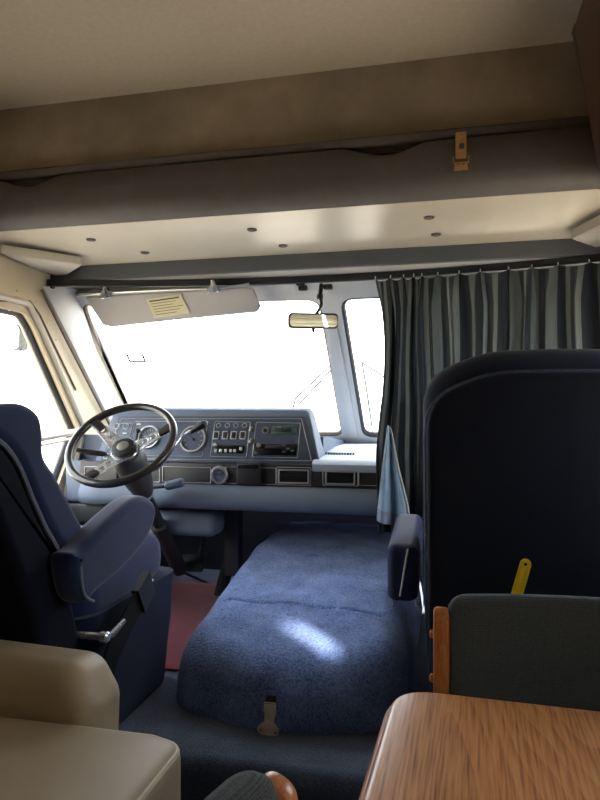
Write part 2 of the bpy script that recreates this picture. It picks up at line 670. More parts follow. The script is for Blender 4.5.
def circle(r, n=24, cx=0, cy=0):
    return [(cx + r * math.cos(2 * PI * k / n), cy + r * math.sin(2 * PI * k / n)) for k in range(n)]


def spline(pts, n=8):
    """Catmull-Rom through points"""
    pts = [V(p) for p in pts]
    out = []
    for i in range(len(pts) - 1):
        p0, p1, p2, p3 = pts[max(i - 1, 0)], pts[i], pts[i + 1], pts[min(i + 2, len(pts) - 1)]
        for k in range(n):
            t = k / n
            out.append(0.5 * ((2 * p1) + (p2 - p0) * t + (2 * p0 - 5 * p1 + 4 * p2 - p3) * t * t + (3 * p1 - p0 - 3 * p2 + p3) * t ** 3))
    out.append(pts[-1])
    return out


def cspline(pts, n=6):
    pts = [V(p) for p in pts]
    k = len(pts)
    out = []
    for i in range(k):
        p0, p1, p2, p3 = pts[i - 1], pts[i], pts[(i + 1) % k], pts[(i + 2) % k]
        for j in range(n):
            t = j / n
            out.append(0.5 * ((2 * p1) + (p2 - p0) * t + (2 * p0 - 5 * p1 + 4 * p2 - p3) * t * t + (3 * p1 - p0 - 3 * p2 + p3) * t ** 3))
    return out


# ------------------------------------------------------------------ shell
SUN = V((-.6, .8, -.55)).normalized()      # low sun from behind the passenger side
XL, XR = -1.62, 0.66          # inside faces of the side walls
ZC = 2.10                     # ceiling
CF = 0.205                     # raised cab floor
YB = -2.6                     # rear bulkhead
YS = 1.53                     # nosing of the step up to the cab

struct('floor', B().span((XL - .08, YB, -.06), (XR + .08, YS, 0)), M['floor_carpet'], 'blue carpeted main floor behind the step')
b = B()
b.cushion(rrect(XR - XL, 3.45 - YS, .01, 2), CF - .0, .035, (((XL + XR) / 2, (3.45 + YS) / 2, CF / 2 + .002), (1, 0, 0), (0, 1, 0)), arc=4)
struct('floor_cab', b, M['floor_carpet'], 'raised blue carpeted cab floor with rounded step edge')
struct('ceiling', B().span((XL - .08, YB, ZC), (XR + .08, 2.70, ZC + .06)), M['ceiling'], 'beige textured ceiling')
struct('wall_back', B().span((XL - .08, YB - .06, 0), (XR + .08, YB, ZC)), M['wall'], 'rear bulkhead')

# --- left wall with the cab side window and a lounge window
def yz(p):
    return (p.y, p.z)
wl_front = [onX(30, 321, XL), onX(78, 430, XL), onX(59, 484, XL)]
win_l = [(1.25, 1.46), (wl_front[0].y - .03, 1.46), yz(wl_front[0] + V((0, .02, -.02))), yz(wl_front[1]), yz(wl_front[2]), (wl_front[2].y - .02, .70), (1.25, .70)]
win_l = roundpoly(win_l, [.08, .05, .05, .03, .05, .05, .08])
wall_l = [(YB, -.06), (3.45, -.06), (3.45, .95), (2.60, 1.64), (2.60, ZC), (YB, ZC)]
FL = ((XL - .03, 0, 0), (0, 1, 0), (0, 0, 1))
struct('wall_left', B().plate([wall_l, win_l], .06, FL), M['beige_panel'], 'beige driver side wall around the cab window')
FR = ((XR + .03, 0, 0), (0, 1, 0), (0, 0, 1))
dinette = rrect(1.25, .60, .06, 6, .02, 1.22)
cabr = roundpoly([(1.35, .85), (2.3, .85), (2.25, 1.45), (1.35, 1.45)], .07)
struct('wall_right', B().plate([[(YB, -.06), (3.45, -.06), (3.45, .95), (2.60, 1.64), (2.60, ZC), (YB, ZC)], dinette, cabr], .06, FR), M['wall'], 'passenger side wall')

def window(idx, name_x, loop, fr, gas_r, label, gm='rubber'):
    o, u, v = (V(q) for q in fr)
    p3 = [o + u * q[0] + v * q[1] for q in loop]
    w = bpy.data.objects.new('window_%d' % idx, None)
    COL.objects.link(w)
    w.location = sum(p3, V()) / len(p3)
    w['kind'] = 'structure'
    w['label'] = label
    w['category'] = 'window'
    obj('pane', B().plate([loop], .004, fr), M['glass'], w)
    obj('gasket', B().tube(p3, gas_r, 8, True), M[gm], w)
    return w

w1 = window(1, 'l', win_l, FL, .016, 'driver side cab window in a black rubber gasket')
# inner frame bead and divider bar of the driver window
p3 = [V((XL + .004, q[0], q[1])) for q in roundpoly([(1.2, 1.50), (wl_front[0].y - .02, 1.50), (wl_front[0].y + .055, 1.42), (wl_front[1].y + .05, wl_front[1].z), (wl_front[2].y + .045, .74), (wl_front[2].y + .02, .66), (1.2, .66)], [.08, .05, .05, .03, .05, .05, .08])]
obj('window_frame', B().tube(p3, .014, 8, True), M['offwhite'], w1)
pa, pb = onX(79, 431, XL), onX(0, 446, XL)
pb = pa + (pb - pa) * 2.2
obj('divider_bar', B().tube([pa, pb], .015, 10).tube([pa + V((.006, 0, -.026)), pb + V((.006, 0, -.026))], .008, 8), M['nickel'], w1)
window(3, 'r', dinette, FR, .012, 'dinette window beside the table')
window(4, 'r', cabr, FR, .014, 'passenger side cab window behind the seat')

# --- front: raked windscreen wall with two openings
WT = V((-.48, 2.60, 1.56))
WB = V((-.48, 3.22, .92))
WU = V((1, 0, 0))
WV = (WT - WB).normalized()
WN = WU.cross(WV)
FW = (WB, WU, WV)
def onW(px, py):
    p = onP(px, py, WB, WN)
    return ((p - WB).dot(WU), (p - WB).dot(WV))
pane1 = [onW(82, 302), onW(128, 436), onW(344, 434), onW(321, 297)]
pane1 = roundpoly(pane1, [.05, .05, .05, .07])
q = onW(340, 296)
q2 = onW(363, 435)
pane2 = roundpoly([q, q2, (1.10, q2[1]), (1.10, q[1])], [.06, .06, .06, .06])
LW = (WT - WB).length
outer = [(XL + .48, -.05), (XR + .48, -.05), (XR + .48, LW + .06), (XL + .48, LW + .06)]
FWo = (WB + WN * -.0, WU, WV)
struct('wall_front', B().plate([outer, pane1, pane2], .035, FWo), M['white_paint'], 'grey-white painted windscreen surround and post')
w5 = window(5, 'f', pane1, FW, .014, 'driver side windscreen pane, wide', 'brown_rubber')
w6 = window(6, 'f', pane2, FW, .017, 'passenger side windscreen pane beside the centre post')
# raised cover strip down the post, and seams in the header
b = B()
pc = [WB + WU * onW(330, 305)[0] + WV * onW(330, 305)[1] - WN * 0, WB + WU * onW(352, 434)[0] + WV * onW(352, 434)[1]]
nn = WN if WN.y < 0 else -WN
b.plate([roundpoly([onW(325, 322), onW(343, 434), onW(359, 434), onW(337, 322)], .006)], .012, (WB + nn * .02, WU, WV), .003)
struct('trim_1', b, M['white_paint'], 'white cover strip down the windscreen post', 'trim')

# A-pillar cladding on the driver side
pil = [onX(40, 287, XL), onX(62, 330, XL), onX(112, 430, XL), onX(118, 430, XL), onX(78, 303, XL), onX(74, 284, XL)]
b = B().plate([[yz(p) for p in pil]], .016, ((XL + .008, 0, 0), (0, 1, 0), (0, 0, 1)), .003)
struct('trim_2', b, M['white_paint'], 'pale pillar cladding between side window and windscreen', 'trim')
b = B()
pe = [onX(42, 290, XL + .018), onX(64, 335, XL + .018), onX(110, 425, XL + .018)]
b.tube(spline(pe, 6), .006, 6)
struct('trim_3', b, M['brown_rubber'], 'thin dark seam strip along the pillar', 'trim')
pe = [onX(0, 301, XL + .004), onX(30, 301, XL + .004), onX(40, 315, XL + .004), onX(76, 390, XL + .004)]
struct('trim_4', B().tube(pe, .004, 6), M['brown_rubber'], 'dark groove around the side window panel', 'trim')
b = B()
for px, py in ((17, 291), (17, 297), (37, 291), (36, 303), (9, 310), (56, 340), (47, 322)):
    p = onX(px, py, XL + .001)
    b.lathe([(.004, 0), (.004, .003), (.002, .004)], p, (1, 0, 0), 8)
struct('trim_5', b, M['nickel'], 'small screw heads in the beige panel', 'trim')

# --- header above the windscreen
YH = 2.385
def zat(px, py, y):
    return onY(px, py, y).z
ZB = 1.674                      # underside of the folded bunk
b = B().span((XL, YH, 1.617), (XR, YH + .03, 1.70), .004)
struct('trim_6', b, M['dark_vinyl'], 'dark grey header band below the bunk', 'trim')
b = B().span((XL, YH + .002, 1.617), (XR, 2.70, 1.632), .003)
struct('trim_7', b, M['strip'], 'pale strip under the header band', 'trim')
b = B().span((XL, 2.62, 1.56), (XR, 2.70, 2.12))
struct('wall_header', b, M['white_paint'], 'front wall above the windscreen')

# --- brown fabric panel above the bunk
YF = 1.90
ZL = 1.872
struct('wall_overhead', B().span((XL, YF, ZL - .02), (XR, YF + .03, ZC)), M['brown_fabric'], 'brown suede panel below the ceiling')
struct('trim_8', B().span((XL, YF - .034, ZL - .024), (.44, YF + .0, ZL + .006), .008), M['bunk_vinyl'], 'grey padded rail below the brown panel', 'trim')

# ------------------------------------------------------------------ overhead bunk
bunk = thing('overhead_bunk', 'grey vinyl fold-up bunk spanning the cab ceiling, pale underside', 'overhead bunk', (-.48, 2.1, ZB))
XBL, XBR = XL + .02, .40
sl = onY(30, 178, YF - .03)
sr = onY(385, 153, YF - .03)
def lipz(x):
    z = ZL - .0255
    for c, hw in ((sl.x, .12), (sr.x, .125)):
        t = abs(x - c) / hw
        if t < 1:
            z -= .030 * (0.5 + 0.5 * math.cos(PI * t)) ** 0.7
    return z
def frontprofile(x):
    """outline of the front face in y-z, from the top lip down and round to the underside"""
    zt = lipz(x)
    pts = [(YF + .012, zt - .02), (YF + .005, zt - .002), (YF - .012, zt), (YF - .034, zt - .001), (YF - .043, zt - .006), (YF - .048, 1.785), (YF - .050, 1.745),
           (YF - .045, 1.722), (YF - .032, 1.706), (YF - .012, 1.697), (YF + .02, 1.692), (YF + .06, 1.690)]
    return pts
b = B()
nx = 150
b.rings([[V((XBL + (XBR - XBL) * i / nx, y, z)) for y, z in frontprofile(XBL + (XBR - XBL) * i / nx)] for i in range(nx + 1)], False, False)
obj('front_panel', b, M['bunk_vinyl'], bunk, sharp=60)
b = B().rings([[V((x, y, z)) for y, z in ((YF + .02, 1.691), (YH + .002, ZB), (YH + .002, ZB + .035), (YF + .02, 1.72))] for x in (XBL, XR - .01)])
for i in range(1):
    pass
obj('underside_panel', b, M['bunk_under'], bunk, 'pale smooth underside panel')
b = B().span((XBL, YF + .014, ZB + .04), (XBR, YF + .03, ZL - .03), .002)  # black sheet colours in the shade inside the scooped hand holds
obj('recess_shade_board', b, M['rubber'], bunk, 'black board putting the shade into the hand holds')
for px, py in ((91, 241), (145, 252), (252, 231), (283, 245), (429, 219), (436, 234)):
    p = onZ(px, py, ZB + .006)
    p.z = 1.691 + (ZB - 1.691) * (p.y - YF - .02) / (YH - YF - .018)
    b = B().lathe([(.017, 0), (.016, -.004), (.009, -.006), (.004, -.004)], p, (0, 0, 1), 16)
    obj('button', b, M['bunk_vinyl'], bunk)
# latch
lt = onY(460.5, 133, YF - .055)
lb = onY(461, 170, YF - .055)
LH = lt.z - lb.z
o = lb
fr = ((o.x, YF - .062, o.z), (1, 0, 0), (0, 0, 1))
b = B().plate([roundpoly([(-.0145, LH * .28), (.0145, LH * .28), (.0145, LH), (-.0145, LH)], .004), rrect(.014, .016, .002, 2, .002, LH * .62)], .003, fr, .0008)
latch = obj('latch', b, M['brass'], bunk, 'brass toggle latch')
b = B().plate([roundpoly([(-.019, 0), (.019, 0), (.017, LH * .2), (.006, LH * .14), (-.006, LH * .14), (-.017, LH * .2)], .002)], .003, ((o.x, YF - .054, o.z), (1, 0, 0), (0, 0, 1)))
b.tube([V((o.x - .021, YF - .064, o.z + LH * .34)), V((o.x - .021, YF - .060, o.z + LH * .18)), V((o.x + .021, YF - .060, o.z + LH * .18)), V((o.x + .021, YF - .064, o.z + LH * .34))], .0018, 6)
b.lathe([(.006, 0), (.006, .004), (.003, .006)], (o.x, YF - .056, o.z + LH * .1), (0, -1, 0), 12)
obj('catch', b, M['brass'], latch)

# corner gussets each side below the bunk
def gusset(name, pix, z, label, m):
    P = [onZ(px, py, z) for px, py in pix]
    b = B().plate([roundpoly([(p.x, p.y) for p in P], .008)], .03, ((0, 0, z + .014), (1, 0, 0), (0, 1, 0)), .005)
    o = obj(name, b, m)
    tag(o, label, 'panel')
    return o
g = thing('headliner_gusset', 'long beige headliner corner panel with a screw, above the driver window', 'panel', (-1.4, 2.2, 1.64))
P = [onZ(-60, 240, 1.64), onZ(0, 253, 1.64), onZ(83, 265, 1.64), onZ(62, 278, 1.64), onZ(0, 273, 1.64), onZ(-60, 268, 1.64)]
P = [V((max(p.x, XL + .01), p.y, p.z)) for p in P]
b = B().plate([roundpoly([(p.x, p.y) for p in (P[1], P[2], P[3], P[4])], [.004, .03, .01, .004])], .034, ((0, 0, 1.656), (1, 0, 0), (0, 1, 0)), .006)
obj('panel', b, M['offwhite'], g)
p = onZ(58, 267, 1.638)
obj('screw', B().lathe([(.007, .004), (.007, -.002), (.003, -.003)], p, (0, 0, 1), 10), M['nickel'], g)
g = thing('corner_gusset', 'small beige triangular gusset under the dark wooden cabinet', 'panel', (.5, 2.2, 1.64))
P = [onZ(571, 239, 1.64), onZ(612, 219, 1.64), onZ(640, 236, 1.64), onZ(612, 254, 1.64)]
b = B().plate([roundpoly([(p.x, p.y) for p in P], [.006, .02, .02, .01])], .034, ((0, 0, 1.656), (1, 0, 0), (0, 1, 0)), .006)
obj('panel', b, M['strip'], g)
p = onZ(578, 240, 1.638)
obj('screw', B().lathe([(.005, .004), (.005, -.002), (.002, -.003)], p, (0, 0, 1), 10), M['nickel'], g)

# ------------------------------------------------------------------ overhead cabinet (upper corner, passenger side)
cab = thing('overhead_cabinet', 'dark brown wooden overhead cabinet at the ceiling, passenger side', 'cabinet', (.55, 1.2, 1.75))
A = onY(577, 8, 1.80)
Bq = onY(604, 200, 1.80)
xa, xb = A.x, Bq.x
prof = [(xa, 2.095), (XR, 2.095), (XR, 1.62), (xb + .02, 1.62), (xb, 1.66)]
b = B().plate([prof], 1.10, ((0, 1.235, 0), (1, 0, 0), (0, 0, 1)), .004)
obj('carcass', b, M['dark_wood'], cab)
dv = V((xb - xa, 0, 1.66 - 2.095)).normalized()
nrm = V((dv.z, 0, -dv.x))
if nrm.x > 0:
    nrm = -nrm
for y0, y1 in ((.72, 1.22), (1.25, 1.77)):
    c = V(((xa + xb) / 2, (y0 + y1) / 2, 1.88)) + nrm * .009
    L = (V((xa, 0, 2.095)) - V((xb, 0, 1.66))).length
    door = obj('door', B().plate([rrect(y1 - y0, L - .05, .01, 3)], .016, (c, (0, 1, 0), -dv), .004), M['dark_wood'], cab)
    obj('handle', B().tube([c + nrm * .008 + dv * (L / 2 - .08) + V((0, -.04, 0)), c + nrm * .026 + dv * (L / 2 - .08) + V((0, -.03, 0)), c + nrm * .026 + dv * (L / 2 - .08) + V((0, .03, 0)), c + nrm * .008 + dv * (L / 2 - .08) + V((0, .04, 0))], .004, 8), M['brass'], door)
# grey padded end trim along the cabinet's slanted edge
pt = [onY(570, 22, 1.88), onY(584, 112, 1.88), onY(598, 190, 1.88), onY(603, 215, 1.88)]
b = B()
b.plate([[(pt[0].x - .004, 2.09), (pt[0].x + .028, 2.09), (pt[3].x + .028, 1.66), (pt[3].x - .004, 1.66)]], .05, ((0, 1.816, 0), (1, 0, 0), (0, 0, 1)), .006)
obj('end_trim', b, M['bunk_vinyl'], cab, 'grey vinyl edge trim')

# ------------------------------------------------------------------ curtain rail, curtain
YR = 2.53
def yrail(x):
    return YR - .155 * ((x + .48) / 1.08) ** 2
def onRail(px, py=278):
    y = YR
    for _ in range(12):
        p = onY(px, py, y)
        y = yrail(p.x)
    return onY(px, py, y)
rail = thing('curtain_rail', 'black curtain rail running across the top of the windscreen', 'curtain rail', (-.48, YR, 1.60))
rx = [XL + .01 + (XR - XL - .02) * i / 40 for i in range(41)]
obj('rail', B().rings([[V((x, yrail(x) + dy, z)) for dy, z in ((-.012, 1.592), (-.010, 1.590), (.010, 1.590), (.012, 1.592), (.012, 1.6165), (-.012, 1.6165))] for x in rx]), M['black_plastic'], rail)
for px in (48, 300, 560):
    p = onRail(px)
    obj('bracket', B().span((p.x - .018, p.y + .002, 1.583), (p.x + .018, p.y + .024, 1.5995), .003), M['black_plastic'], rail)

cur = thing('curtain', 'dark grey striped pleated curtain drawn across the passenger side', 'curtain', (.18, YR, .65))
hooks = [376, 391, 404, 414, 422, 438, 459, 480, 508, 531, 557, 588, 618, 648]
hx = [onRail(px).x for px in hooks]
hx = [x for x in hx if x < XR - .02] + [XR - .02]
NH = len(hx)
ZT, ZBm = 1.588, .648
rnd = [random.uniform(-1, 1) for _ in range(60)]
def cx(u):
    t = u * (NH - 1)
    i = min(int(t), NH - 2)
    return hx[i] + (hx[i + 1] - hx[i]) * (t - i), t - i, i
def curt(u, v):
    x, f, i = cx(u)
    dz = v * (ZT - ZBm)
    z = ZT - dz
    pin = math.exp(-(dz / .05) ** 2)
    sag = .016 * math.sin(PI * f) * math.exp(-dz / .03)
    z -= sag
    wv = hx[i + 1] - hx[i]
    A = (.016 + .48 * wv) * (0.55 + .45 * min(1, dz / .15))
    yr = yrail(x)
    y = yr - .030
    # one deep fold per hook plus a smaller one that wanders
    y += -A * .5 * (1 - math.cos(2 * PI * f)) * .95 + A * .25 * min(1, dz / .06)
    k = min(1, dz / .12)
    y += k * .009 * math.sin(4 * PI * f + rnd[i]) + k * .006 * math.sin(2 * PI * (u * 23 + .25 * rnd[i]))
    x += k * .008 * math.sin(2 * PI * f + 1.3 * rnd[i + 20]) + .006 * math.sin(2.2 * v * PI + i) * k
    # cloth leans out over the dash edge lower down
    s = max(0.0, min(1.0, (1.15 - z) / .25))
    s = s * s * (3 - 2 * s)
    y -= max(0.0, yr - 2.335) * s
    # leading edge swings in a touch, then out
    e = max(0.0, 1 - u * 7)
    x += e * (.012 * math.sin(PI * min(1, dz / .5)) + .020 * min(1, dz / .6))
    return V((x, y, z))
b = B()
b.sheet(curt, (NH - 1) * 22, 60, 0.0, lambda u, v: (u * 1.35, v))
obj('panel', b, M['curtain'], cur, sharp=180)
for i, x in enumerate(hx[:-1]):
    b = B().tube([V((x, yrail(x) - .0165, 1.598)), V((x, yrail(x) - .023, 1.598)), V((x, yrail(x) - .025, 1.585)), V((x, yrail(x) - .025, 1.572))], .0022, 6)
    obj('hook', b, M['offwhite'], cur)
# the pale blue lining that folds out at the lower leading edge
YQ = 2.265
LA = [onY(388, 425, YQ), onY(383, 462, YQ), onY(379, 495, YQ), onY(377, 520, YQ)]
LB2 = [onY(391, 428, YQ + .02), onY(399, 468, YQ + .01), onY(408, 505, YQ), onY(411, 533, YQ - .01)]
def lin(u, v):
    t = v * 3
    i = min(int(t), 2)
    a = LA[i].lerp(LA[i + 1], t - i)
    c = LB2[i].lerp(LB2[i + 1], t - i)
    p = a.lerp(c, u)
    return p + V((0, -.016 * math.sin(u * PI * 3) * (0.3 + v), 0))
obj('lining', B().sheet(lin, 24, 24, .0015), M['lining'], cur, 'pale blue lining folded out at the lower edge', sharp=180)
obj('edge_tape', B().tube(spline([p + V((0, -.012, 0)) for p in LB2], 6), .003, 6), M['stitch'], cur, 'white edge tape of the lining')
hem = B().sheet(lambda u, v: lin(u, .84 + .16 * v) + V((0, -.004, 0)), 24, 4, .001)
obj('hem', hem, M['piping'], cur)

# ------------------------------------------------------------------ dashboard
dash = thing('dashboard', 'slate blue dashboard with instrument pod, black trim strip and padded lower roll', 'dashboard', (-.48, 2.6, CF))
Z0 = .865
ZTOP = 1.076
PN0 = V((0, 2.47, Z0))
PN = V((0, -1, .36)).normalized()           # face of the instrument pod, leaning back
def onD(px, py):
    return onP(px, py, PN0, PN)
TL, TR = onD(113, 413), onD(309, 412)
BL, BR = onD(93, 464), onD(321, 466)
zt = (TL.z + TR.z) / 2
TLx, TRx, BLx, BRx = TL.x, TR.x, BL.x, BR.x
UD = V((1, 0, 0))
VD = PN.cross(UD)
if VD.z < 0:
    VD = -VD
def dloc(px, py):
    p = onD(px, py)
    return ((p - PN0).dot(UD), (p - PN0).dot(VD))
def dplane(off):
    return (PN0 + PN * off, UD, VD)
# pod body
b = B()
face = roundpoly([dloc(93, 466), dloc(321, 467), dloc(309, 410), dloc(115, 409)], [.01, .01, .035, .035], 6)
r0 = [PN0 + UD * u + VD * v for u, v in face]
back = []
for p in r0:
    q = p + V((0, .13 - .2 * (p.z - Z0), 0))
    back.append(q)
mid1 = [p + V((0, .012, .004 if p.z > .95 else 0)) for p in r0]
b.rings([[p + (V((-.6, 2.5, .97)) - p) * .02 for p in r0], [p + V((0, .004, 0)) for p in r0], mid1, [p + V((0, .07, .010 if p.z > .95 else 0)) for p in r0], back], True, True)
obj('pod', b, M['dash_pad'], dash, sharp=50)
# recessed face panel
inner = roundpoly([dloc(101, 461), dloc(316, 464), dloc(304, 417), dloc(121, 417)], .006, 4)
ip = obj('instrument_panel', B().plate([inner], .008, dplane(.0045), .001), M['dash_panel'], dash, 'slate instrument panel')
def outline(pix, r=.005, off=.010, rad=.0013):
    lp = roundpoly([dloc(*q) for q in pix], r, 4)
    fr = dplane(off)
    return [fr[0] + UD * u + VD * v for u, v in lp], rad
b = B()
for pix in ([(104, 459), (312, 461.5), (302, 419.5), (123, 419.5)], [(110, 441), (122, 424), (134, 424), (130, 441)],
            [(128, 456), (203, 457), (209, 422), (136, 422)], [(211, 457), (247, 458), (251, 423), (216, 422)],
            [(253, 457.5), (298, 458.5), (301, 424), (257, 423)]):
    p, rad = outline(pix)
    b.tube(p, rad, 6, True)
obj('pinstripe', b, M['silver_line'], ip, 'silver border lines')
# gauges
def gauge(px, py, rpx, dots):
    c = onD(px, py)
    rad = rpx / F * (c - CAM).dot(RM @ V((0, 0, -1)))
    g = obj('gauge', B().lathe([(rad * .72, .004), (rad * .80, .006), (rad * .90, .020), (rad * 1.0, .020), (rad * 1.04, .014), (rad * 1.05, .002)], c, PN, 40), M['alu'], dash, 'round gauge with metal bezel')
    obj('dial', B().lathe([(rad * .84, .001), (rad * .84, .0075), (rad * .2, .008)], c, PN, 32), M['dial'], g)
    b = B()
    for k in range(dots):
        a = math.radians(-40 + 260 * k / (dots - 1))
        d = UD * math.cos(a) + VD * math.sin(a)
        b.tube([c + PN * .0086 + d * rad * .60, c + PN * .0086 + d * rad * .74], .0012, 4)
    obj('dial_marks', b, M['dial_mark'], g)
    b = B()
    d = UD * -.5 + VD * .6
    b.tube([c + PN * .0095, c + PN * .0095 + d * rad * .75], [.0022, .0008], 5).lathe([(.006, .008), (.006, .012), (.003, .013)], c, PN, 12)
    obj('needle', b, M['black_plastic'], g)
    return g
gauge(150, 438, 11.5, 13)
gauge(194, 440, 13.5, 9)
# small warning dials at the outer end
for px, py in ((118, 427), (127, 427)):
    c = onD(px, py)
    obj('indicator', B().lathe([(.009, .006), (.012, .012), (.014, .010), (.014, .006)], c, PN, 20), M['dial_mark'], dash)
for px, py in ((116, 434), (126, 434), (166, 431), (140, 425)):
    c = onD(px, py)
    obj('telltale', B().box(c + PN * .010, (.020, .004, .006), .001), M['dial_mark'], dash)
# rows of round lamps and rocker switches
for px in (219, 228, 236.5, 245):
    c = onD(px, 426)
    obj('indicator', B().lathe([(.006, .006), (.009, .011), (.011, .009), (.0115, .006)], c, PN, 18), M['silver_line'], dash)
rot = Matrix((UD, VD, PN)).transposed()
for k, px in enumerate((217, 226, 234.5, 243.5)):
    c = onD(px, 436)
    s = obj('switch_bezel', B().plate([rrect(.026, .034, .003, 3), rrect(.018, .026, .002, 3)], .006, (c + PN * .011, UD, VD), .001), M['silver_line'], dash)
    obj('rocker', B().box(c + PN * .011, (.018, .026, .008), .003, 2, rot @ Euler((.22 if k % 2 else -.22, 0, 0)).to_matrix()), M['black_plastic'], s)
# heater control with its sliders
c = onD(231, 450)
h = obj('heater_control', B().box(c + PN * .010, (.118, .034, .008), .003, 2, rot), M['black_gloss'], dash, 'black heater slider panel')
for k, px in enumerate((217, 222, 227, 232, 236, 242)):
    q = onD(px, 452 if k != 5 else 450)
    obj('slider', B().box(q + PN * .018, (.010, .012, .010), .002, 2, rot), M['dial_mark'], h)
q = onD(216, 446)
obj('knob', B().lathe([(.008, .012), (.008, .020), (.006, .022)], q, PN, 16), M['silver_line'], h)
for py in (430.5, 442):
    q = onD(252, py)
    obj('thumb_knob', B().box(q + PN * .014, (.012, .022, .016), .004, 2, rot @ Euler((0, 0, -.4)).to_matrix()), M['alu'], dash)
# lighter socket, clock display, cassette radio
q = onD(266, 431.5)
s = obj('socket', B().lathe([(.007, .004), (.010, .014), (.014, .014), (.016, .009), (.016, .006)], q, PN, 22), M['alu'], dash)
obj('plug', B().lathe([(.0085, .006), (.0085, .013), (.004, .014)], q, PN, 16), M['black_plastic'], s)
c = onD(285, 431)
s = obj('clock_module', B().box(c + PN * .009, (.108, .036, .008), .003, 2, rot), M['lcd'], dash, 'grey-green clock module')
obj('clock_screen', B().box(onD(284, 431) + PN * .0135, (.066, .020, .003), .001, 2, rot), M['dial'], s)
obj('clock_button', B().box(onD(296.5, 431) + PN * .0135, (.012, .022, .005), .001, 2, rot), M['dash_panel'], s)
c = onD(276, 450.5)
s = obj('cassette_radio', B().box(c + PN * .010, (.174, .044, .014), .003, 2, rot), M['black_gloss'], dash, 'black cassette radio')
obj('tape_slot', B().box(onD(276, 448) + PN * .0175, (.080, .012, .003), .001, 2, rot), M['black_plastic'], s)
obj('volume_knob', B().lathe([(.010, .012), (.010, .026), (.008, .029)], onD(260, 447), PN, 20), M['alu'], s)
for px, py in ((285, 447), (285, 453), (293, 445), (293, 452), (289, 450)):
    obj('radio_button', B().box(onD(px, py) + PN * .018, (.013, .008, .004), .001, 2, rot), M['dash_panel'], s)
# black strip
YK = 2.455
def onK(px, py):
    return onY(px, py, YK)
zs0, zs1 = onK(250, 487).z, onK(250, 465).z
xs0, xs1 = onK(80, 475).x, XR - .01
obj('trim_strip', B().span((xs0, YK, zs0 - .01), (xs1, YK + .08, zs1 + .004), .004), M['dash_black'], dash, 'black trim strip')
def kframe(x0, y0, x1, y1, rad=.0014, off=.003):
    a, c = onK(x0, y0), onK(x1, y1)
    lp = roundpoly([(a.x, c.z), (c.x, c.z), (c.x, a.z), (a.x, a.z)], .004, 3)
    return [V((u, YK - off, v)) for u, v in lp], rad
b = B()
for fr in ((163, 466.5, 211, 483), (225, 467, 276, 484.5), (277, 467, 311, 485.5), (323, 468.5, 358, 486), (359, 468.5, 430, 487), (85, 466.5, 160, 482)):
    b.tube(*kframe(*fr), 6, True)
obj('strip_line', b, M['silver_line'], dash, 'silver outlines on the black strip')
for x0, x1, y0, y1 in ((280, 308, 470.5, 482.5), (327, 354, 472, 483.5), (118, 140, 470, 480)):
    a, c = onK(x0, y0), onK(x1, y1)
    w, hh = c.x - a.x, a.z - c.z
    s = obj('air_vent', B().plate([rrect(w + .012, hh + .012, .003, 3), rrect(w, hh, .002, 3)], .010, (((a.x + c.x) / 2, YK - .004, (a.z + c.z) / 2), (1, 0, 0), (0, 0, 1)), .001), M['silver_line'] if x0 != 118 else M['black_plastic'], dash)
    bb = B()
    for k in range(5):
        zz = c.z + hh * (k + .5) / 5
        bb.box(((a.x + c.x) / 2, YK - .002, zz), (w, .010, .002), 0, 1, (0.5, 0, 0))
    obj('louver', bb, M['black_plastic'], s)
# round vent/gauge on the strip
c = V((onK(220, 475).x, YK, onK(220, 475).z))
g = obj('clock', B().lathe([(.022, .002), (.026, .014), (.033, .014), (.038, .008), (.038, 0)], c, (0, -1, 0), 32), M['alu'], dash, 'small round dial in the black strip')
obj('dial', B().lathe([(.028, .001), (.028, .006), (.006, .007)], c, (0, -1, 0), 24), M['dash_pad'], g)
obj('hands', B().tube([c + V((0, -.009, 0)), c + V((.014, -.009, .012))], .0015, 5).tube([c + V((0, -.009, 0)), c + V((-.014, -.009, .004))], .0015, 5), M['black_plastic'], g)
# padded lower roll
za, zb = onY(250, 487, 2.42).z, onY(250, 511, 2.42).z
x0, x1 = onY(77, 480, 2.40).x, XR - .01
prof = [(2.47, za), (2.425, za + .002), (2.405, za - .008), (2.392, za - .03), (2.388, zb + .035), (2.398, zb + .012), (2.42, zb), (2.47, zb - .004), (2.55, zb - .004)]
n = 60
rg = []
for i in range(n + 1):
    x = x0 + (x1 - x0) * i / n
    e = min(1, i / 2.0)
    rg.append([V((x, y + .02 * (1 - e), z)) for y, z in prof] + [V((x, 2.56, za))])
obj('lower_pad', B().rings(rg), M['dash_pad'], dash, sharp=60)
# passenger side top shelf running out to the glass
b = B()
zf = onY(360, 463, 2.45).z
shelf = [(2.448, zf - .03), (2.44, zf - .008), (2.455, zf + .006), (2.50, zf + .012), (2.9, .915), (3.22, .915), (3.22, .80), (2.50, .80)]
b.rings([[V((x, y, z)) for y, z in shelf] for x in (BRx - .03, BRx + .3, XR - .01)])
obj('top_shelf', b, M['shelf'], dash, sharp=40)
b = B()
b.rings([[V((x, y, z)) for y, z in [(2.62, .86), (2.62, .97), (2.8, .96), (3.14, .93), (3.22, .915), (3.22, .80)]] for x in (XL + .01, BRx - .02)])
obj('cowl', b, M['dash_pad'], dash, sharp=40)
# defroster grille teeth on the shelf
p0, p1 = onZ(325, 455, zf + .016), onZ(356, 455, zf + .016)
b = B().span((p0.x, p0.y - .012, zf + .006), (p1.x, p0.y + .012, zf + .018), .003)
for k in range(11):
    x = p0.x + (p1.x - p0.x) * (k + .5) / 11
    b.box((x, p0.y, zf + .022), (.006, .03, .012), .002)
obj('defroster_grille', b, M['steel_dark'], dash, 'dark ridged defroster outlet')
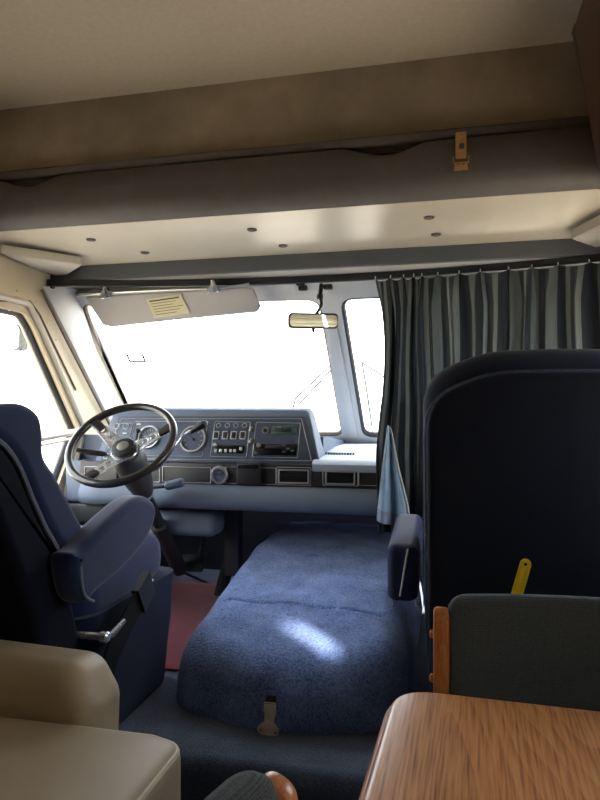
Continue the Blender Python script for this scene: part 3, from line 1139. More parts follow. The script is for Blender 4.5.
# dash end cheek on the driver side and under-dash parts
pk = [onY(70, 440, 2.5), onY(92, 470, 2.5)]
b = B().span((XL + .012, 2.475, zb - .0), (x0 + .02, 2.75, .86), .02)
obj('end_cheek', b, M['dash_pad'], dash)
kp = B().cushion(rrect(.30, .10, .04, 5), .13, .035, ((onY(185, 523, 2.5).x, 2.525, onY(185, 523, 2.5).z), (1, 0, 0), (0, 0, 1)))
obj('column_cover', kp, M['dash_pad'], dash)
b = B().span((XL + .012, 2.46, onY(110, 519, 2.46).z - .02), (onY(150, 519, 2.46).x, 2.60, zb - .004), .006)
pn = obj('under_panel', b, M['steel_dark'], dash)
for px in (113, 121, 128):
    p = onY(px, 517, 2.455)
    obj('pull_knob', B().lathe([(.006, -.01), (.006, .012), (.012, .014), (.012, .02), (.007, .023)], p, (0, -1, 0), 14), M['chrome'], pn)
obj('support_bracket', B().span((onY(226, 515, 2.6).x, 2.58, zb - .30), (onY(240, 515, 2.6).x, 2.64, zb - .002), .004), M['steel_dark'], dash)

# firewall
b = B().span((XL, 3.36, CF - .05), (XR, 3.42, .95))
struct('wall_firewall', b, M['firewall'], 'dark firewall below the windscreen')

# black box hung on the strip
pc0, pc1 = onY(237, 462.5, 2.43), onY(260, 485.5, 2.43)
bx = thing('dash_box', 'plain black box hung on the black dash strip below the radio', 'box', (pc0.lerp(pc1, .5).x, 2.43, pc1.z))
obj('body', B().span((pc0.x, 2.425, pc1.z), (pc1.x, 2.449, pc0.z), .004), M['black_plastic'], bx)
obj('lip', B().span((pc0.x + .006, 2.420, pc0.z - .022), (pc1.x - .006, 2.4255, pc0.z - .006), .002), M['black_gloss'], bx)

# ------------------------------------------------------------------ steering column, wheel
WC = CAM + ray(121.5, 443) * 2.30
PHI = math.radians(46.5)
AX = V((0.02, -math.cos(PHI), math.sin(PHI))).normalized()   # towards the driver
WR = .189
UW = V((1, 0, 0)); UW = (UW - AX * UW.dot(AX)).normalized()
VW = AX.cross(UW)
wheel = thing('steering_wheel', 'black rimmed steering wheel with drilled chrome spokes', 'steering wheel', WC)
b = B().tube([WC + (UW * math.cos(2 * PI * k / 64) + VW * math.sin(2 * PI * k / 64)) * WR for k in range(64)], .0145, 12, True)
obj('rim', b, M['wheel_grip'], wheel)
HC = WC - AX * .040
def ang_of(px, py):
    d = onP(px, py, WC, AX) - WC
    return math.atan2(d.dot(VW), d.dot(UW))
for px, py in ((93, 421), (166, 428), (90, 474)):
    a = ang_of(px, py)
    d = UW * math.cos(a) + VW * math.sin(a)
    e = AX.cross(d)
    # drilled spoke dishing down from the rim to the hub
    L = WR - .04
    lp = [(.0, -.032), (L * .35, -.025), (L, -.019), (L, .019), (L * .35, .025), (.0, .032)]
    hol = [circle(.0105, 14, L * f, 0) for f in (.30, .52, .72)]
    u = (d * L + AX * .034).normalized()
    s = obj('spoke', B().plate([lp] + hol, .004, (HC + d * .035, u, e), .0008), M['chrome'], wheel, 'drilled chrome spoke')
    q0 = WC + d * (WR - .055) - AX * .010
    obj('spoke_grip', B().rings([[q0 + d * t + e * (w * c) + AX * (h * s_ + t * .18) for c, s_ in ((-1, -.6), (-.6, -1), (.6, -1), (1, -.6), (1, .6), (.6, 1), (-.6, 1), (-1, .6))] for t, w, h in ((0, .015, .005), (.025, .017, .008), (.055, .022, .012))]), M['wheel_grip'], s)
obj('hub', B().lathe([(.050, -.006), (.052, .002), (.050, .006), (.040, .008)], HC, AX, 36), M['chrome'], wheel)
hb = obj('horn_button', B().lathe([(.044, .006), (.046, .016), (.040, .024), (.026, .027), (.025, .024), (.006, .024)], HC, AX, 36), M['black_plastic'], wheel)
obj('emblem', B().lathe([(.022, .024), (.022, .0275), (.018, .0285)], HC, AX, 24), M['alu'], hb)
colm = thing('steering_column', 'black steering column with chrome shift lever and stalk', 'steering column', HC - AX * .5)
c0 = HC - AX * .012
obj('shroud', B().lathe([(.050, 0), (.060, -.012), (.062, -.055), (.054, -.066), (.058, -.078), (.054, -.14), (.042, -.20), (.034, -.225)], c0, AX, 32), M['column_grey'], colm)
obj('shaft', B().lathe([(.024, -.21), (.024, -.42), (.032, -.43), (.032, -.75)], c0, AX, 20), M['steel_dark'], colm)
obj('collar', B().lathe([(.034, -.222), (.034, -.236)], c0, AX, 24), M['chrome'], colm)
pa = c0 - AX * .10 + V((.045, 0, 0))
pb = CAM + ray(205, 423) * 2.30
lev = obj('shift_lever', B().tube(spline([pa, CAM + ray(160, 466) * 2.36, CAM + ray(182, 438) * 2.32, CAM + ray(192, 431) * 2.31], 6), .0062, 10), M['chrome'], colm, 'chrome shift lever')
k0 = CAM + ray(191, 432) * 2.31
obj('lever_knob', B().tube([k0, k0.lerp(pb, .3), k0.lerp(pb, .7), pb, pb + (pb - k0) * .12], [.007, .010, .014, .013, .005], 12), M['black_plastic'], lev)
pa = c0 - AX * .07 + V((-.045, 0, 0))
s0, s1, s2 = CAM + ray(106, 454) * 2.36, CAM + ray(88, 452) * 2.36, CAM + ray(77, 450) * 2.36
st = obj('turn_signal_stalk', B().tube([pa, s0], .006, 8), M['chrome'], colm)
obj('stalk_grip', B().tube([s0, s0.lerp(s1, .2), s1, s2], [.007, .011, .011, .008], 10), M['black_plastic'], st)
p = CAM + ray(138, 431) * 2.36
obj('hazard_knob', B().tube([c0 - AX * .05 + VW * .03, p], .005, 8).lathe([(.009, -.004), (.010, .004), (.006, .008)], p, AX, 14), M['black_plastic'], colm)
p = onY(175, 484, 2.37)
kn = obj('tilt_handle', B().cushion(rrect(.085, .036, .016, 6), .030, .014, (p + V((0, -.004, 0)), (1, 0, .25), (0, 0, 1)), arc=4), M['dash_pad'], colm, 'pale blue-grey tilt handle')
obj('rod', B().tube([p, p + V((-.05, .002, -.012)), c0 - AX * .20], .006, 8), M['steel_dark'], kn)

# pedals
pd = thing('brake_pedal', 'dark brake pedal hanging on a long arm beside the engine cover', 'pedal', CAM + ray(196, 566) * 2.85)
p = CAM + ray(192, 563) * 2.85
obj('pad', B().box(p, (.11, .02, .075), .008, 2, (-.5, 0, 0)), M['steel_dark'], pd)
q = CAM + ray(209, 526) * 2.80
obj('arm', B().tube(spline([p + V((.02, .012, 0)), CAM + ray(203, 545) * 2.86, q, V((q.x + .01, 3.10, q.z + .05)), V((q.x + .01, 3.36, q.z + .05))], 5), .011, 8), M['steel_dark'], pd)
pd = thing('accelerator_pedal', 'long dark accelerator pedal on the floor along the engine cover', 'pedal', CAM + ray(225, 585) * 2.9)
p = CAM + ray(226, 572) * 3.05
obj('pad', B().box(p, (.06, .02, .24), .008, 2, (-.75, 0, 0)), M['rubber'], pd)
obj('arm', B().tube([p + V((0, .02, .06)), p + V((0, .16, .26))], .008, 8), M['steel_dark'], pd)

# red mat
mp = [onZ(162, 597, CF + .003), onZ(232, 592, CF + .003), onZ(214, 655, CF + .003), onZ(150, 668, CF + .003)]
mt = [(p.x, p.y) for p in (mp[3], mp[2], mp[1], mp[0])]
mt = [(-1.36, 2.02), (-.80, 2.02), (-.80, 3.05), (-1.36, 3.05)]
m_ = obj('floor_mat', B().cushion(dense(roundpoly(mt, .03), .06), .009, .003, ((0, 0, CF + .0085), (1, 0, 0), (0, 1, 0)), arc=2), M['red_mat'])
tag(m_, 'red carpet mat on the floor in front of the driver seat', 'mat')

# ------------------------------------------------------------------ engine cover
ec = thing('engine_cover', 'blue carpeted engine cover hump with a metal latch, between the seats', 'engine cover', (-.47, 2.2, CF))
X0, X1, Y0, Y1 = -.825, -.108, 1.715, 3.05
def ecz(p):
    f = max(0.0, (p.z - CF) / .2)
    t = (p.y - Y0) / (Y1 - Y0)
    h = .165 + .175 * min(1.0, t / .62)
    z = CF + f * h
    x = p.x
    # the lid narrows a little upward; carpet lumps
    cxm = (X0 + X1) / 2
    x = cxm + (x - cxm) * (1 - .05 * f)
    y = p.y + .05 * f * max(0, 1 - t * 3)
    lump = .004 * math.sin(p.x * 31 + p.y * 7) * math.sin(p.y * 23 + 1.7) * min(1, f)
    # joint between the two lids
    sy = 2.045 + .018 * math.sin((p.x - X0) * 5) - .03 * (p.x - cxm)
    g = math.exp(-((p.y - sy) / .006) ** 2) * min(1, max(0, (f - .8) * 6))
    return V((x, y, z + lump - .010 * g))
ol = roundpoly([(X0, Y1), (X0, Y0 + .06), ((X0 + X1) / 2 - .1, Y0 - .012), ((X0 + X1) / 2 + .1, Y0 - .012), (X1, Y0 + .06), (X1, Y1)], [.02, .20, .3, .3, .20, .02], 10)
b = B()
# side wall + rounded shoulder from rings, and a fine grid top so the lid joint reads
olp = dense(ol, .025)
n = len(olp)
P = [V(p) for p in olp]
if sum(P[i].x * P[(i + 1) % n].y - P[(i + 1) % n].x * P[i].y for i in range(n)) < 0:
    P.reverse()
NN = []
for i in range(n):
    t = (P[(i + 1) % n] - P[i - 1]).normalized()
    NN.append(V((-t.y, t.x)))
RR = .085
rings = []
hs = [(0.012, .0), (.004, .02), (0, .07)]
for k in range(9):
    a = PI / 2 * k / 8
    hs.append((RR * (1 - math.cos(a)), .2 - RR * 1.1 + RR * 1.1 * math.sin(a)))
for ins, h in hs:
    rings.append([ecz(V((P[i].x + NN[i].x * ins, P[i].y + NN[i].y * ins, CF + h))) for i in range(n)])
b.rings(rings, True, False)
topb = [V((P[i].x + NN[i].x * RR, P[i].y + NN[i].y * RR)) for i in range(n)]
ymin, ymax = min(p.y for p in topb), max(p.y for p in topb)
def edge_x(y):
    xs = []
    for i in range(n):
        a, c = topb[i], topb[(i + 1) % n]
        if (a.y - y) * (c.y - y) <= 0 and abs(a.y - c.y) > 1e-9:
            xs.append(a.x + (c.x - a.x) * (y - a.y) / (c.y - a.y))
    return (min(xs), max(xs)) if len(xs) > 1 else (-.47, -.46)
def topf(u, v):
    y = ymin + 1e-4 + (ymax - ymin - 2e-4) * v
    a, c = edge_x(y)
    return ecz(V((a + (c - a) * u, y, CF + .2)))
b.sheet(topf, 40, 240)
obj('cover', b, M['carpet'], ec, sharp=180)
# latch on its front
lp = onY(269, 706, 1.715)
fr = (V((lp.x, 1.700, lp.z)), V((1, -.02, 0)), V((0, .16, 1)))
k = 1.72 / F
def px2(pts):
    return [((x - 269) * k, (718 - y) * k) for x, y in pts]
fr = (onY(269, 718, 1.690), V((1, 0, 0)), V((0, .16, 1)))
la = obj('latch', B().plate([roundpoly(px2([(264.5, 724), (273.5, 724), (276, 712), (276, 705), (264, 705), (264, 712)]), .002), ], .004, fr, .001), M['nickel'], ec, 'metal draw latch')
b = B().plate([roundpoly(px2([(257, 730), (258, 726), (263, 722), (275, 722), (280, 727), (279, 733), (274, 734), (262, 734)]), .004), circle(.0035, 12, *px2([(261, 730)])[0]), circle(.0035, 12, *px2([(276.5, 731)])[0])], .004, (fr[0] + V((0, -.002, 0)), fr[1], fr[2]), .0008)
obj('foot_plate', b, M['nickel'], la)
w_ = fr[1].cross(fr[2]).normalized()
def lpt(x, y, off):
    u, v = px2([(x, y)])[0]
    return fr[0] + fr[1].normalized() * u + fr[2].normalized() * v + w_ * off
obj('bail', B().tube([lpt(264, 712, .004), lpt(264, 703, .005), lpt(275.5, 703, .005), lpt(276, 712, .004)], .002, 6), M['nickel'], la)
obj('hook', B().plate([roundpoly(px2([(264, 704), (276, 704), (275, 697), (265, 697)]), .002)], .004, (fr[0] + V((0, .004, 0)), fr[1], fr[2])), M['steel_dark'], la)
obj('pivot', B().lathe([(.011, 0), (.011, .004), (.008, .007), (.004, .007)], lpt(269, 724.5, .002), w_, 20), M['nickel'], la)

# ------------------------------------------------------------------ seats
def recline(o, ang):
    """frame of a backrest: u across, v up the back"""
    return (0, -math.sin(ang), math.cos(ang))

# passenger seat
ps = thing('passenger_seat', 'tall dark navy passenger captain seat seen from behind', 'captain seat', (.22, 1.85, CF))
cxp, wdp = .235, .60
bk = ((cxp, 1.66, .86), (1, 0, 0), (0, -.07, 1))
def backshape(w, h, rt, rb, crown):
    o = [(-w / 2 + .012, -h / 2), (w / 2 - .012, -h / 2), (w / 2, -h / 2 + .2), (w / 2, h / 2 - .05), (w * .25, h / 2 + crown * .8), (0, h / 2 + crown), (-w * .25, h / 2 + crown * .8), (-w / 2, h / 2 - .05), (-w / 2, -h / 2 + .2)]
    return dense(roundpoly(o, [rb, rb, .2, rt, .3, .3, .3, rt, .2], 6), .05)
b = B().cushion(backshape(wdp, .83, .13, .06, .015), .15, .06, ((cxp, 1.705, .800), (1, 0, 0), (0, -.05, 1)), (.0, .0), arc=6)
obj('backrest', b, M['navy_cloth'], ps)
rear = B().cushion(backshape(wdp - .012, .79, .12, .06, .012), .07, .028, ((cxp + .003, 1.617, .765), (1, 0, 0), (0, -.05, 1)), (.0, .012), arc=5)
rp_ = obj('rear_panel', rear, M['navy_cloth'], ps, 'dark woven rear panel')
bs = backshape(wdp - .012, .79, .12, .06, .012)
u_, v_ = V((1, 0, 0)), V((0, -.05, 1)).normalized()
w_ = u_.cross(v_)
off = -.034 if w_.y > 0 else .034
pp = [V((cxp + .003, 1.617, .765)) + u_ * q[0] + v_ * q[1] + w_ * (-.030 if w_.y > 0 else .030) for q in bs]
obj('piping', B().tube(pp, .004, 6, True), M['navy_pipe'], rp_)
# cushion, base, lower skirt
b = B().cushion(dense(rrect(.54, .50, .08, 6), .05), .15, .06, ((cxp, 1.97, .585), (1, 0, 0), (0, 1, .06)), (0, .02), arc=5)
obj('seat_cushion', b, M['navy_velour'], ps)
b = B().cushion(dense(rrect(.46, .46, .05, 4), .06), .27, .03, ((cxp, 1.93, CF + .145), (1, 0, 0), (0, 1, 0)), arc=3)
obj('base', b, M['navy_dark'], ps)
def armrest(root, back, front, wid, hgt, m, seam=None):
    """padded armrest from its back end to its front end"""
    back, front = V(back), V(front)
    d = (front - back)
    L = d.length
    u = d.normalized()
    v = V((0, 0, 1))
    v = (v - u * v.dot(u)).normalized()
    ol = dense(roundpoly([(0, -hgt * .5), (L * .55, -hgt * .42), (L, -hgt * .05), (L, hgt * .5), (0, hgt * .5)], [.012, .06, .05, .045, .03], 6), .04)
    b = B().cushion(ol, wid, .022, (back, u, v), (.004, .004), arc=5)
    return obj('armrest', b, m, root), u, v
a0 = onY(405, 572, 1.66)
ar, u, v = armrest(ps, (-.118, 1.655, .665), (-.118, 2.00, .70), .078, .145, M['navy_velour'])
# frayed seam on its rear end
sm = [onY(408, 549, 1.648), onY(405, 565, 1.648), onY(402, 584, 1.648), onY(400, 596, 1.648)]
obj('frayed_seam', B().tube(spline(sm, 5), .0028, 5), M['stitch'], ar, 'pale frayed seam')
ar2, u, v = armrest(ps, (.585, 1.655, .665), (.585, 2.00, .70), .078, .145, M['navy_velour'])
# seat-belt-like pale strip at the hinge of the back
hp = [onY(417.5, 600, 1.65), onY(418, 606, 1.65)]
obj('hinge_cap', B().tube(hp, .006, 8), M['stitch'], ps)

# driver seat
ds = thing('driver_seat', 'navy velour driver captain seat turned to the steering wheel', 'captain seat', (-1.13, 1.75, CF))
cxd = -1.165
ub = V((1, .0, 0))
# backrest leans rearward: profile traced along its inner side
def prof_slab(prof_b, prof_f, x0, x1, r):
    """upholstered back: side profile (rear line, front line) swept across with rounded ends"""
    ol = prof_b + list(reversed(prof_f))
    return ol
xr = -.875
def sd(px, py, x=xr):
    p = onX(px, py, x)
    return (p.y, p.z)
front_line = [sd(28, 404), sd(42, 414), sd(46, 432), sd(47, 455), sd(57, 472), sd(72, 500), sd(86, 528), sd(90, 545), sd(84, 560)]
seam_line = [sd(0, 438), sd(12, 448), sd(25, 468), sd(38, 500), sd(50, 527), sd(62, 548), sd(68, 556)]
rear_line = [(y - .11 + .02 * i / 6, z + .02) for i, (y, z) in enumerate(seam_line)]
padl = [(p[0], p[1]) for p in ([seam_line[6]] + front_line[::-1] + [sd(10, 404.5), (seam_line[0][0] - .03, seam_line[0][1] + .055), (seam_line[0][0] - .03, seam_line[0][1] + .02)] + seam_line[:6])]
wdd = .56
fr = ((xr - wdd / 2, 0, 0), (0, 1, 0), (0, 0, 1))
b = B().cushion(cspline(padl, 4), wdd, .024, fr, arc=6, flat=True)
obj('backrest', b, M['navy_velour'], ds)
sy0, sz0 = seam_line[0]
shell = [(sy0 - .035, sz0 + .045)] + [(y - .002, z - .002) for y, z in seam_line] + [(1.50, .50), (1.48, .40), (1.24, .40), (1.20, .60), (1.13, .85), (sy0 - .10, sz0 + .03)]
shell[9 - 1:] = [(1.44, .52), (1.42, .44), (1.30, .44), (1.26, .60), (1.14, .85), (sy0 - .11, sz0 + .02)]
fr = ((xr - wdd / 2 - .004, 0, 0), (0, 1, 0), (0, 0, 1))
b = B().cushion(dense(cspline(shell, 4), .03), wdd - .01, .024, fr, arc=5, flat=True)
sh = obj('rear_shell', b, M['navy_dark'], ds, 'dark rear cover of the back')
pl = [V((xr - .012, y, z)) for y, z in seam_line]
obj('piping', B().tube(spline(pl, 5), .0055, 6), M['piping'], sh, 'pale piping along the back edge')
# seat cushion and the skirted base
zc = onX(150, 543, -.88).z
b = B().cushion(dense(rrect(.52, .52, .09, 6), .05), .16, .065, ((cxd + .02, 1.70, zc - .075), (1, 0, 0), (0, 1, .10)), (0, .02), arc=6)
obj('seat_cushion', b, M['navy_velour'], ds)
b = B()
bt = rrect(.50, .54, .06, 5)
tp = rrect(.54, .56, .07, 5)
lev_ = [(CF + .001, .92, -.0), (CF + .012, .94, 0), (.33, .97, .0), (.42, 1.0, 0), (zc - .12, 1.02, .0)]
rg = []
for z, s_, dy in lev_:
    rg.append([V((cxd + .02 + q[0] * s_, 1.72 + dy + q[1] * s_, z)) for q in tp])
b.rings(rg)
obj('base', b, M['navy_base'], ds, sharp=50)
# inner armrest, close to the camera
A0, A1 = onX(84, 560, -.84), onX(148, 528, -.84)
d = (A1 - A0)
arm_pts = [sd(76, 556, -.815), sd(86, 548, -.815), sd(110, 522, -.815), sd(135, 500, -.815), sd(148, 496, -.815), sd(157, 504, -.815), sd(157, 520, -.815), sd(146, 545, -.815), sd(125, 570, -.815), sd(100, 592, -.815), sd(90, 603, -.815), sd(83, 599, -.815), sd(78, 580, -.815)]
b = B().cushion(cspline(arm_pts, 5), .075, .024, ((-.853, 0, 0), (0, 1, 0), (0, 0, 1)), arc=6, flat=True)
am = obj('armrest', b, M['navy_velour'], ds)
pl = [V((-.8215, *sd(px, py, -.8215))) for px, py in ((79, 566), (80, 582), (84, 596), (92, 601))]
obj('seam', B().tube(spline([V((-.817, p.y, p.z)) for p in pl], 5), .0035, 5), M['piping'], am, 'pale seam at the rear end')
b = B().cushion(cspline(arm_pts, 5), .075, .030, ((-1.49, 0, 0), (0, 1, 0), (0, 0, 1)), (.006, .006), arc=4)
obj('armrest', b, M['navy_velour'], ds)
# recline lever
p = onX(103, 637, -.825)
p = V((-.825, p.y, p.z))
obj('recline_lever', B().tube([p + V((-.09, 0, 0)), p, p + V((.012, .02, .0)), p + V((.016, .075, .018))], [.009, .010, .009, .006], 8).lathe([(.014, -.004), (.014, .012), (.009, .016)], p, (1, 0, 0), 14), M['chrome'], ds, 'chrome recline lever')
# black belt buckle stalk standing beside the seat
bp0, bp1, bp2 = onX(106, 676, -.82), onX(124, 628, -.82), onX(149, 582, -.82)
sb = thing('seat_belt', 'black seat belt stalk with buckle leaning on the driver seat side', 'seat belt', (-.83, bp0.y, CF))
def strip(pts, w, t, dirv):
    rg = []
    for i, p in enumerate(pts):
        tg = (pts[min(i + 1, len(pts) - 1)] - pts[max(i - 1, 0)]).normalized()
        s_ = (dirv - tg * dirv.dot(tg)).normalized()
        nn_ = tg.cross(s_)
        rg.append([p + s_ * (w / 2) + nn_ * (t / 2), p - s_ * (w / 2) + nn_ * (t / 2), p - s_ * (w / 2) - nn_ * (t / 2), p + s_ * (w / 2) - nn_ * (t / 2)])
    return B().rings(rg)
pts = spline([V((-.845, bp0.y - .01, CF + .004)), bp0, bp1, bp2], 6)
obj('webbing', strip(pts, .070, .006, V((0.0, .8, -.5))), M['black_web'], sb)
q0 = bp1.lerp(bp2, .55)
obj('buckle', strip([q0, q0.lerp(bp2, .5), bp2 + (bp2 - q0) * .02], .080, .022, V((0, .8, -.5))), M['black_plastic'], sb)
obj('buckle_slot', B().box(bp2 + V((0, 0, .001)), (.010, .040, .006), .002, 2), M['nickel'], sb)

# ------------------------------------------------------------------ sofa
so = thing('sofa', 'beige leather sofa with rounded arm behind the driver seat', 'sofa', (-1.05, .2, 0))
zc_ = .50
ol = dense(roundpoly([(-1.52, -.75), (-.455, -.75), (-.455, 1.075), (-.52, 1.095), (-1.52, 1.095)], [.05, .08, .05, .04, .05], 7), .05)
b = B().cushion(ol, .17, .028, ((0, 0, zc_ - .085), (1, 0, 0), (0, 1, 0)), (0, .018), arc=6, inner=(.97, .9, .8, .6, .35))
sc_ = obj('seat_cushion', b, M['leather'], so)
pw = [V((p[0] - 0.006 * (1 if p[0] > -.6 else 0), p[1] - .004 * (1 if p[1] > 1 else 0), zc_ - .014)) for p in ol]
obj('piping', B().tube(pw, .0055, 6, True), M['leather_pipe'], sc_, 'pale leather piping')
b = B().cushion(dense(rrect(1.0, 1.80, .05, 4), .08), .33, .03, ((-1.04, .18, .166), (1, 0, 0), (0, 1, 0)), arc=4)
obj('base', b, M['leather'], so)
# arm at the front end: rounded roll
apf = dense(roundpoly([(-1.55, .33), (-.655, .33), (-.650, .515), (-.695, .588), (-1.0, .598), (-1.55, .600)], [.03, .03, .05, .06, .2, .05], 7), .05)
b = B().cushion(apf, .15, .055, ((0, 1.165, 0), (1, 0, 0), (0, 0, 1)), (.006, .006), arc=7)
obj('arm', b, M['leather'], so)
apb = [(x, z) for x, z in apf]
b = B().cushion(apb, .17, .062, ((0, -.80, 0), (1, 0, 0), (0, 0, 1)), (.006, .006), arc=6)
obj('arm', b, M['leather'], so)
b = B().cushion(dense(rrect(1.76, .55, .10, 6), .08), .18, .07, ((-1.50, .18, .72), (0, 1, 0), (-.15, 0, 1)), (.01, .02), arc=6)
obj('backrest', b, M['leather'], so)

# unseen pleated shade added in the dinette window, its slanted gap shaped for one sun streak
def back(px, py, z):
    p = onZ(px, py, z)
    return p - SUN * ((p.x - (XR - .02)) / SUN.x)
SA, SB, SCc, SD = (back(px, py, .43) for px, py in ((258, 609), (266, 608), (346, 640), (336, 644)))
SH = thing('added_streak_shade', 'unseen cream pleated shade added over the dinette window to shape a sun streak', 'added window shade', (XR - .02, .2, .9))
def edge(pts, z):
    pts = sorted(pts, key=lambda p: p.z)
    if z <= pts[0].z:
        return pts[0].y + (pts[0].z - z) * EX
    if z >= pts[1].z:
        return pts[1].y - (z - pts[1].z) * EX
    t = (z - pts[0].z) / (pts[1].z - pts[0].z)
    return pts[0].y + (pts[1].y - pts[0].y) * t
EX = 0.0
nr = 60
zw0, zw1 = .88, 1.56
lo_, hi_ = [SA, SD], [SB, SCc]
if (SA.y + SD.y) > (SB.y + SCc.y):
    lo_, hi_ = hi_, lo_
zlo, zhi = min(SD.z, SCc.z), max(SA.z, SB.z)
if zlo > zhi:
    zlo, zhi = zhi, zlo
def pane_shade(which):
    def f(u, v):
        i = round(u * nr)
        z = zw1 - (zw1 - zw0) * i / nr
        a, c = edge(lo_, z), edge(hi_, z)
        if z < zlo - .01 or z > zhi + .01:
            a = c = (a + c) / 2
        y0_, y1_ = (-.68, a) if which == 0 else (c, .90)
        return V((XR - .02 - .010 * (i % 2), y0_ + (y1_ - y0_) * v, z))
    return f
for k in (0, 1):
    obj('pleats', B().sheet(pane_shade(k), nr, 4, .001), M['shade'], SH, sharp=20)
sh_ = SH
print('SLOT', SA, SB, SCc, SD)
obj('head_rail', B().span((XR - .045, -.70, 1.55), (XR - .004, .95, 1.58), .004), M['offwhite'], sh_)

# ------------------------------------------------------------------ dinette table
tb = thing('dining_table', 'oak table with rounded corner and moulded edge, beside the aisle', 'table', (.30, .25, 0))
TZ = .73
cn = onZ(374, 690, TZ)
x0, y1 = onZ(357, 800, TZ).x, onZ(480, 699.5, TZ).y
x0 = (onZ(357, 800, TZ).x + onZ(384, 705, TZ).x) / 2 - .014
tol = dense(roundpoly([(x0, -.40), (XR - .04, -.40), (XR - .04, y1), (x0, y1)], [.04, .01, .01, .055], 8), .04)
b = B().cushion(tol, .034, .009, ((0, 0, TZ - .017), (1, 0, 0), (0, 1, 0)), arc=5)
tt = obj('tabletop', b, M['oak'], tb)
# raised bead round the edge
sy_ = (x0 + XR) / 2
bead = [(p[0] + (.010 if p[0] < sy_ else -.0), p[1] - (.010 if p[1] > .2 else -.010)) for p in tol]
obj('edge_moulding', B().cushion(dense(roundpoly([(x0 - .006, -.406), (XR - .036, -.406), (XR - .036, y1 + .006), (x0 - .006, y1 + .006)], [.045, .01, .01, .06], 8), .04), .022, .010, ((0, 0, TZ - .019), (1, 0, 0), (0, 1, 0)), arc=5), M['oak'], tt)
b = B().lathe([(.045, .03), (.045, TZ - .05), (.09, TZ - .045), (.09, TZ - .034)], (.42, .14, 0), (0, 0, 1), 24)
obj('pedestal', b, M['steel_dark'], tb)
obj('foot', B().lathe([(.15, 0), (.15, .012), (.12, .028), (.05, .035)], (.42, .14, 0), (0, 0, 1), 32), M['steel_dark'], tb)

tb.rotation_euler = (0, 0, math.radians(-2.4))

# ------------------------------------------------------------------ dinette chairs
def make_chair(label):
    """local frame: back along x, the sitter faces -y, origin on the floor below the back"""
    c = thing('dining_chair', label, 'chair', (0, 0, 0))
    w = .44
    ol = dense(roundpoly([(-w / 2 + .015, .45), (w / 2 - .015, .45), (w / 2 - .015, .820), (-w / 2 + .015, .820)], [.03, .03, .03, .03], 6), .03)
    bend = lambda p: V((p.x, p.y + .03 - .75 * p.x * p.x + .10 * (p.z - .5), p.z))
    b = B().cushion(ol, .032, .015, ((0, .0, 0), (1, 0, 0), (0, 0, 1)), (.004, .004), arc=5, warp=bend)
    obj('backrest', b, M['chair_fabric'], c)
    for s in (-1, 1):
        x = s * (w / 2 - .008)
        yb = .03 - .75 * x * x
        # flat bent side rail running from the floor to the top of the back
        side = roundpoly([(.075, 0), (.115, 0), (yb + .022, .45), (yb + .046, .785), (yb + .036, .806), (yb + .012, .795), (yb - .016, .45)], [.004, .004, .1, .02, .02, .02, .1], 5)
        b = B().plate([side], .022, ((x, 0, 0), (0, 1, 0), (0, 0, 1)), .005)
        r = obj('side_rail', b, M['oak_z'], c, 'oak side rail')
        for z in (.70, .76):
            obj('screw_cap', B().lathe([(.006, .0), (.006, .004), (.003, .006)], (x + s * .011, yb + .012 + .1 * (z - .5) + .006, z), (s, 0, 0), 12), M['oak_z'], r)
        b = B().plate([roundpoly([(-.40, 0), (-.36, 0), (-.34, .41), (-.385, .41)], .004)], .024, ((x, 0, 0), (0, 1, 0), (0, 0, 1)), .004)
        obj('leg', b, M['oak_z'], c)
        b = B().span((x - .010, -.37, .37), (x + .010, .04, .41), .004)
        obj('seat_rail', b, M['oak_z'], c)
    b = B().cushion(dense(rrect(w - .05, .42, .05, 5), .05), .07, .03, ((0, -.19, .435), (1, 0, 0), (0, 1, 0)), (0, .012), arc=5)
    obj('seat', b, M['chair_fabric'], c)
    return c

c1 = make_chair('charcoal upholstered oak chair at the far end of the table, before the passenger seat')
c1['group'] = 'dining chairs'
def copy_tree(o, parent=None):
    c = o.copy()
    COL.objects.link(c)
    if parent is not None:
        c.parent = parent
    for ch in list(o.children):
        copy_tree(ch, c)
    return c
c2 = copy_tree(c1)
c2['label'] = 'grey woven oak chair drawn up at the aisle side of the table'
c1.location = (.200, .908, 0)
c2.location = (-.113, .264, 0)
c2.rotation_euler = (0, 0, math.radians(88))

# yellow strip behind the chair
yp0, yp1 = onY(527, 559, 1.555), onY(517, 594, 1.555)
dirv = (yp1 - yp0).normalized()
ln = (yp0.z - CF - .004) / -dirv.z
e_ = V((1, 0, 0)) - dirv * dirv.x
o_ = thing('flat_stick', 'flat yellow plastic stick with a hole, standing behind the passenger seat', 'stick', yp0 + dirv * ln)
half = .0125
up_ = -dirv
lp = [(-half, 0), (half, 0), (half, ln - half)] + [(half * math.cos(a), ln - half + half * math.sin(a)) for a in [PI * k / 10 for k in range(1, 10)]] + [(-half, ln - half)]
obj('stick', B().plate([lp, circle(.004, 12, 0, ln - .013)], .004, (yp0 + dirv * ln, e_, up_), .0006), M['yellow'], o_)

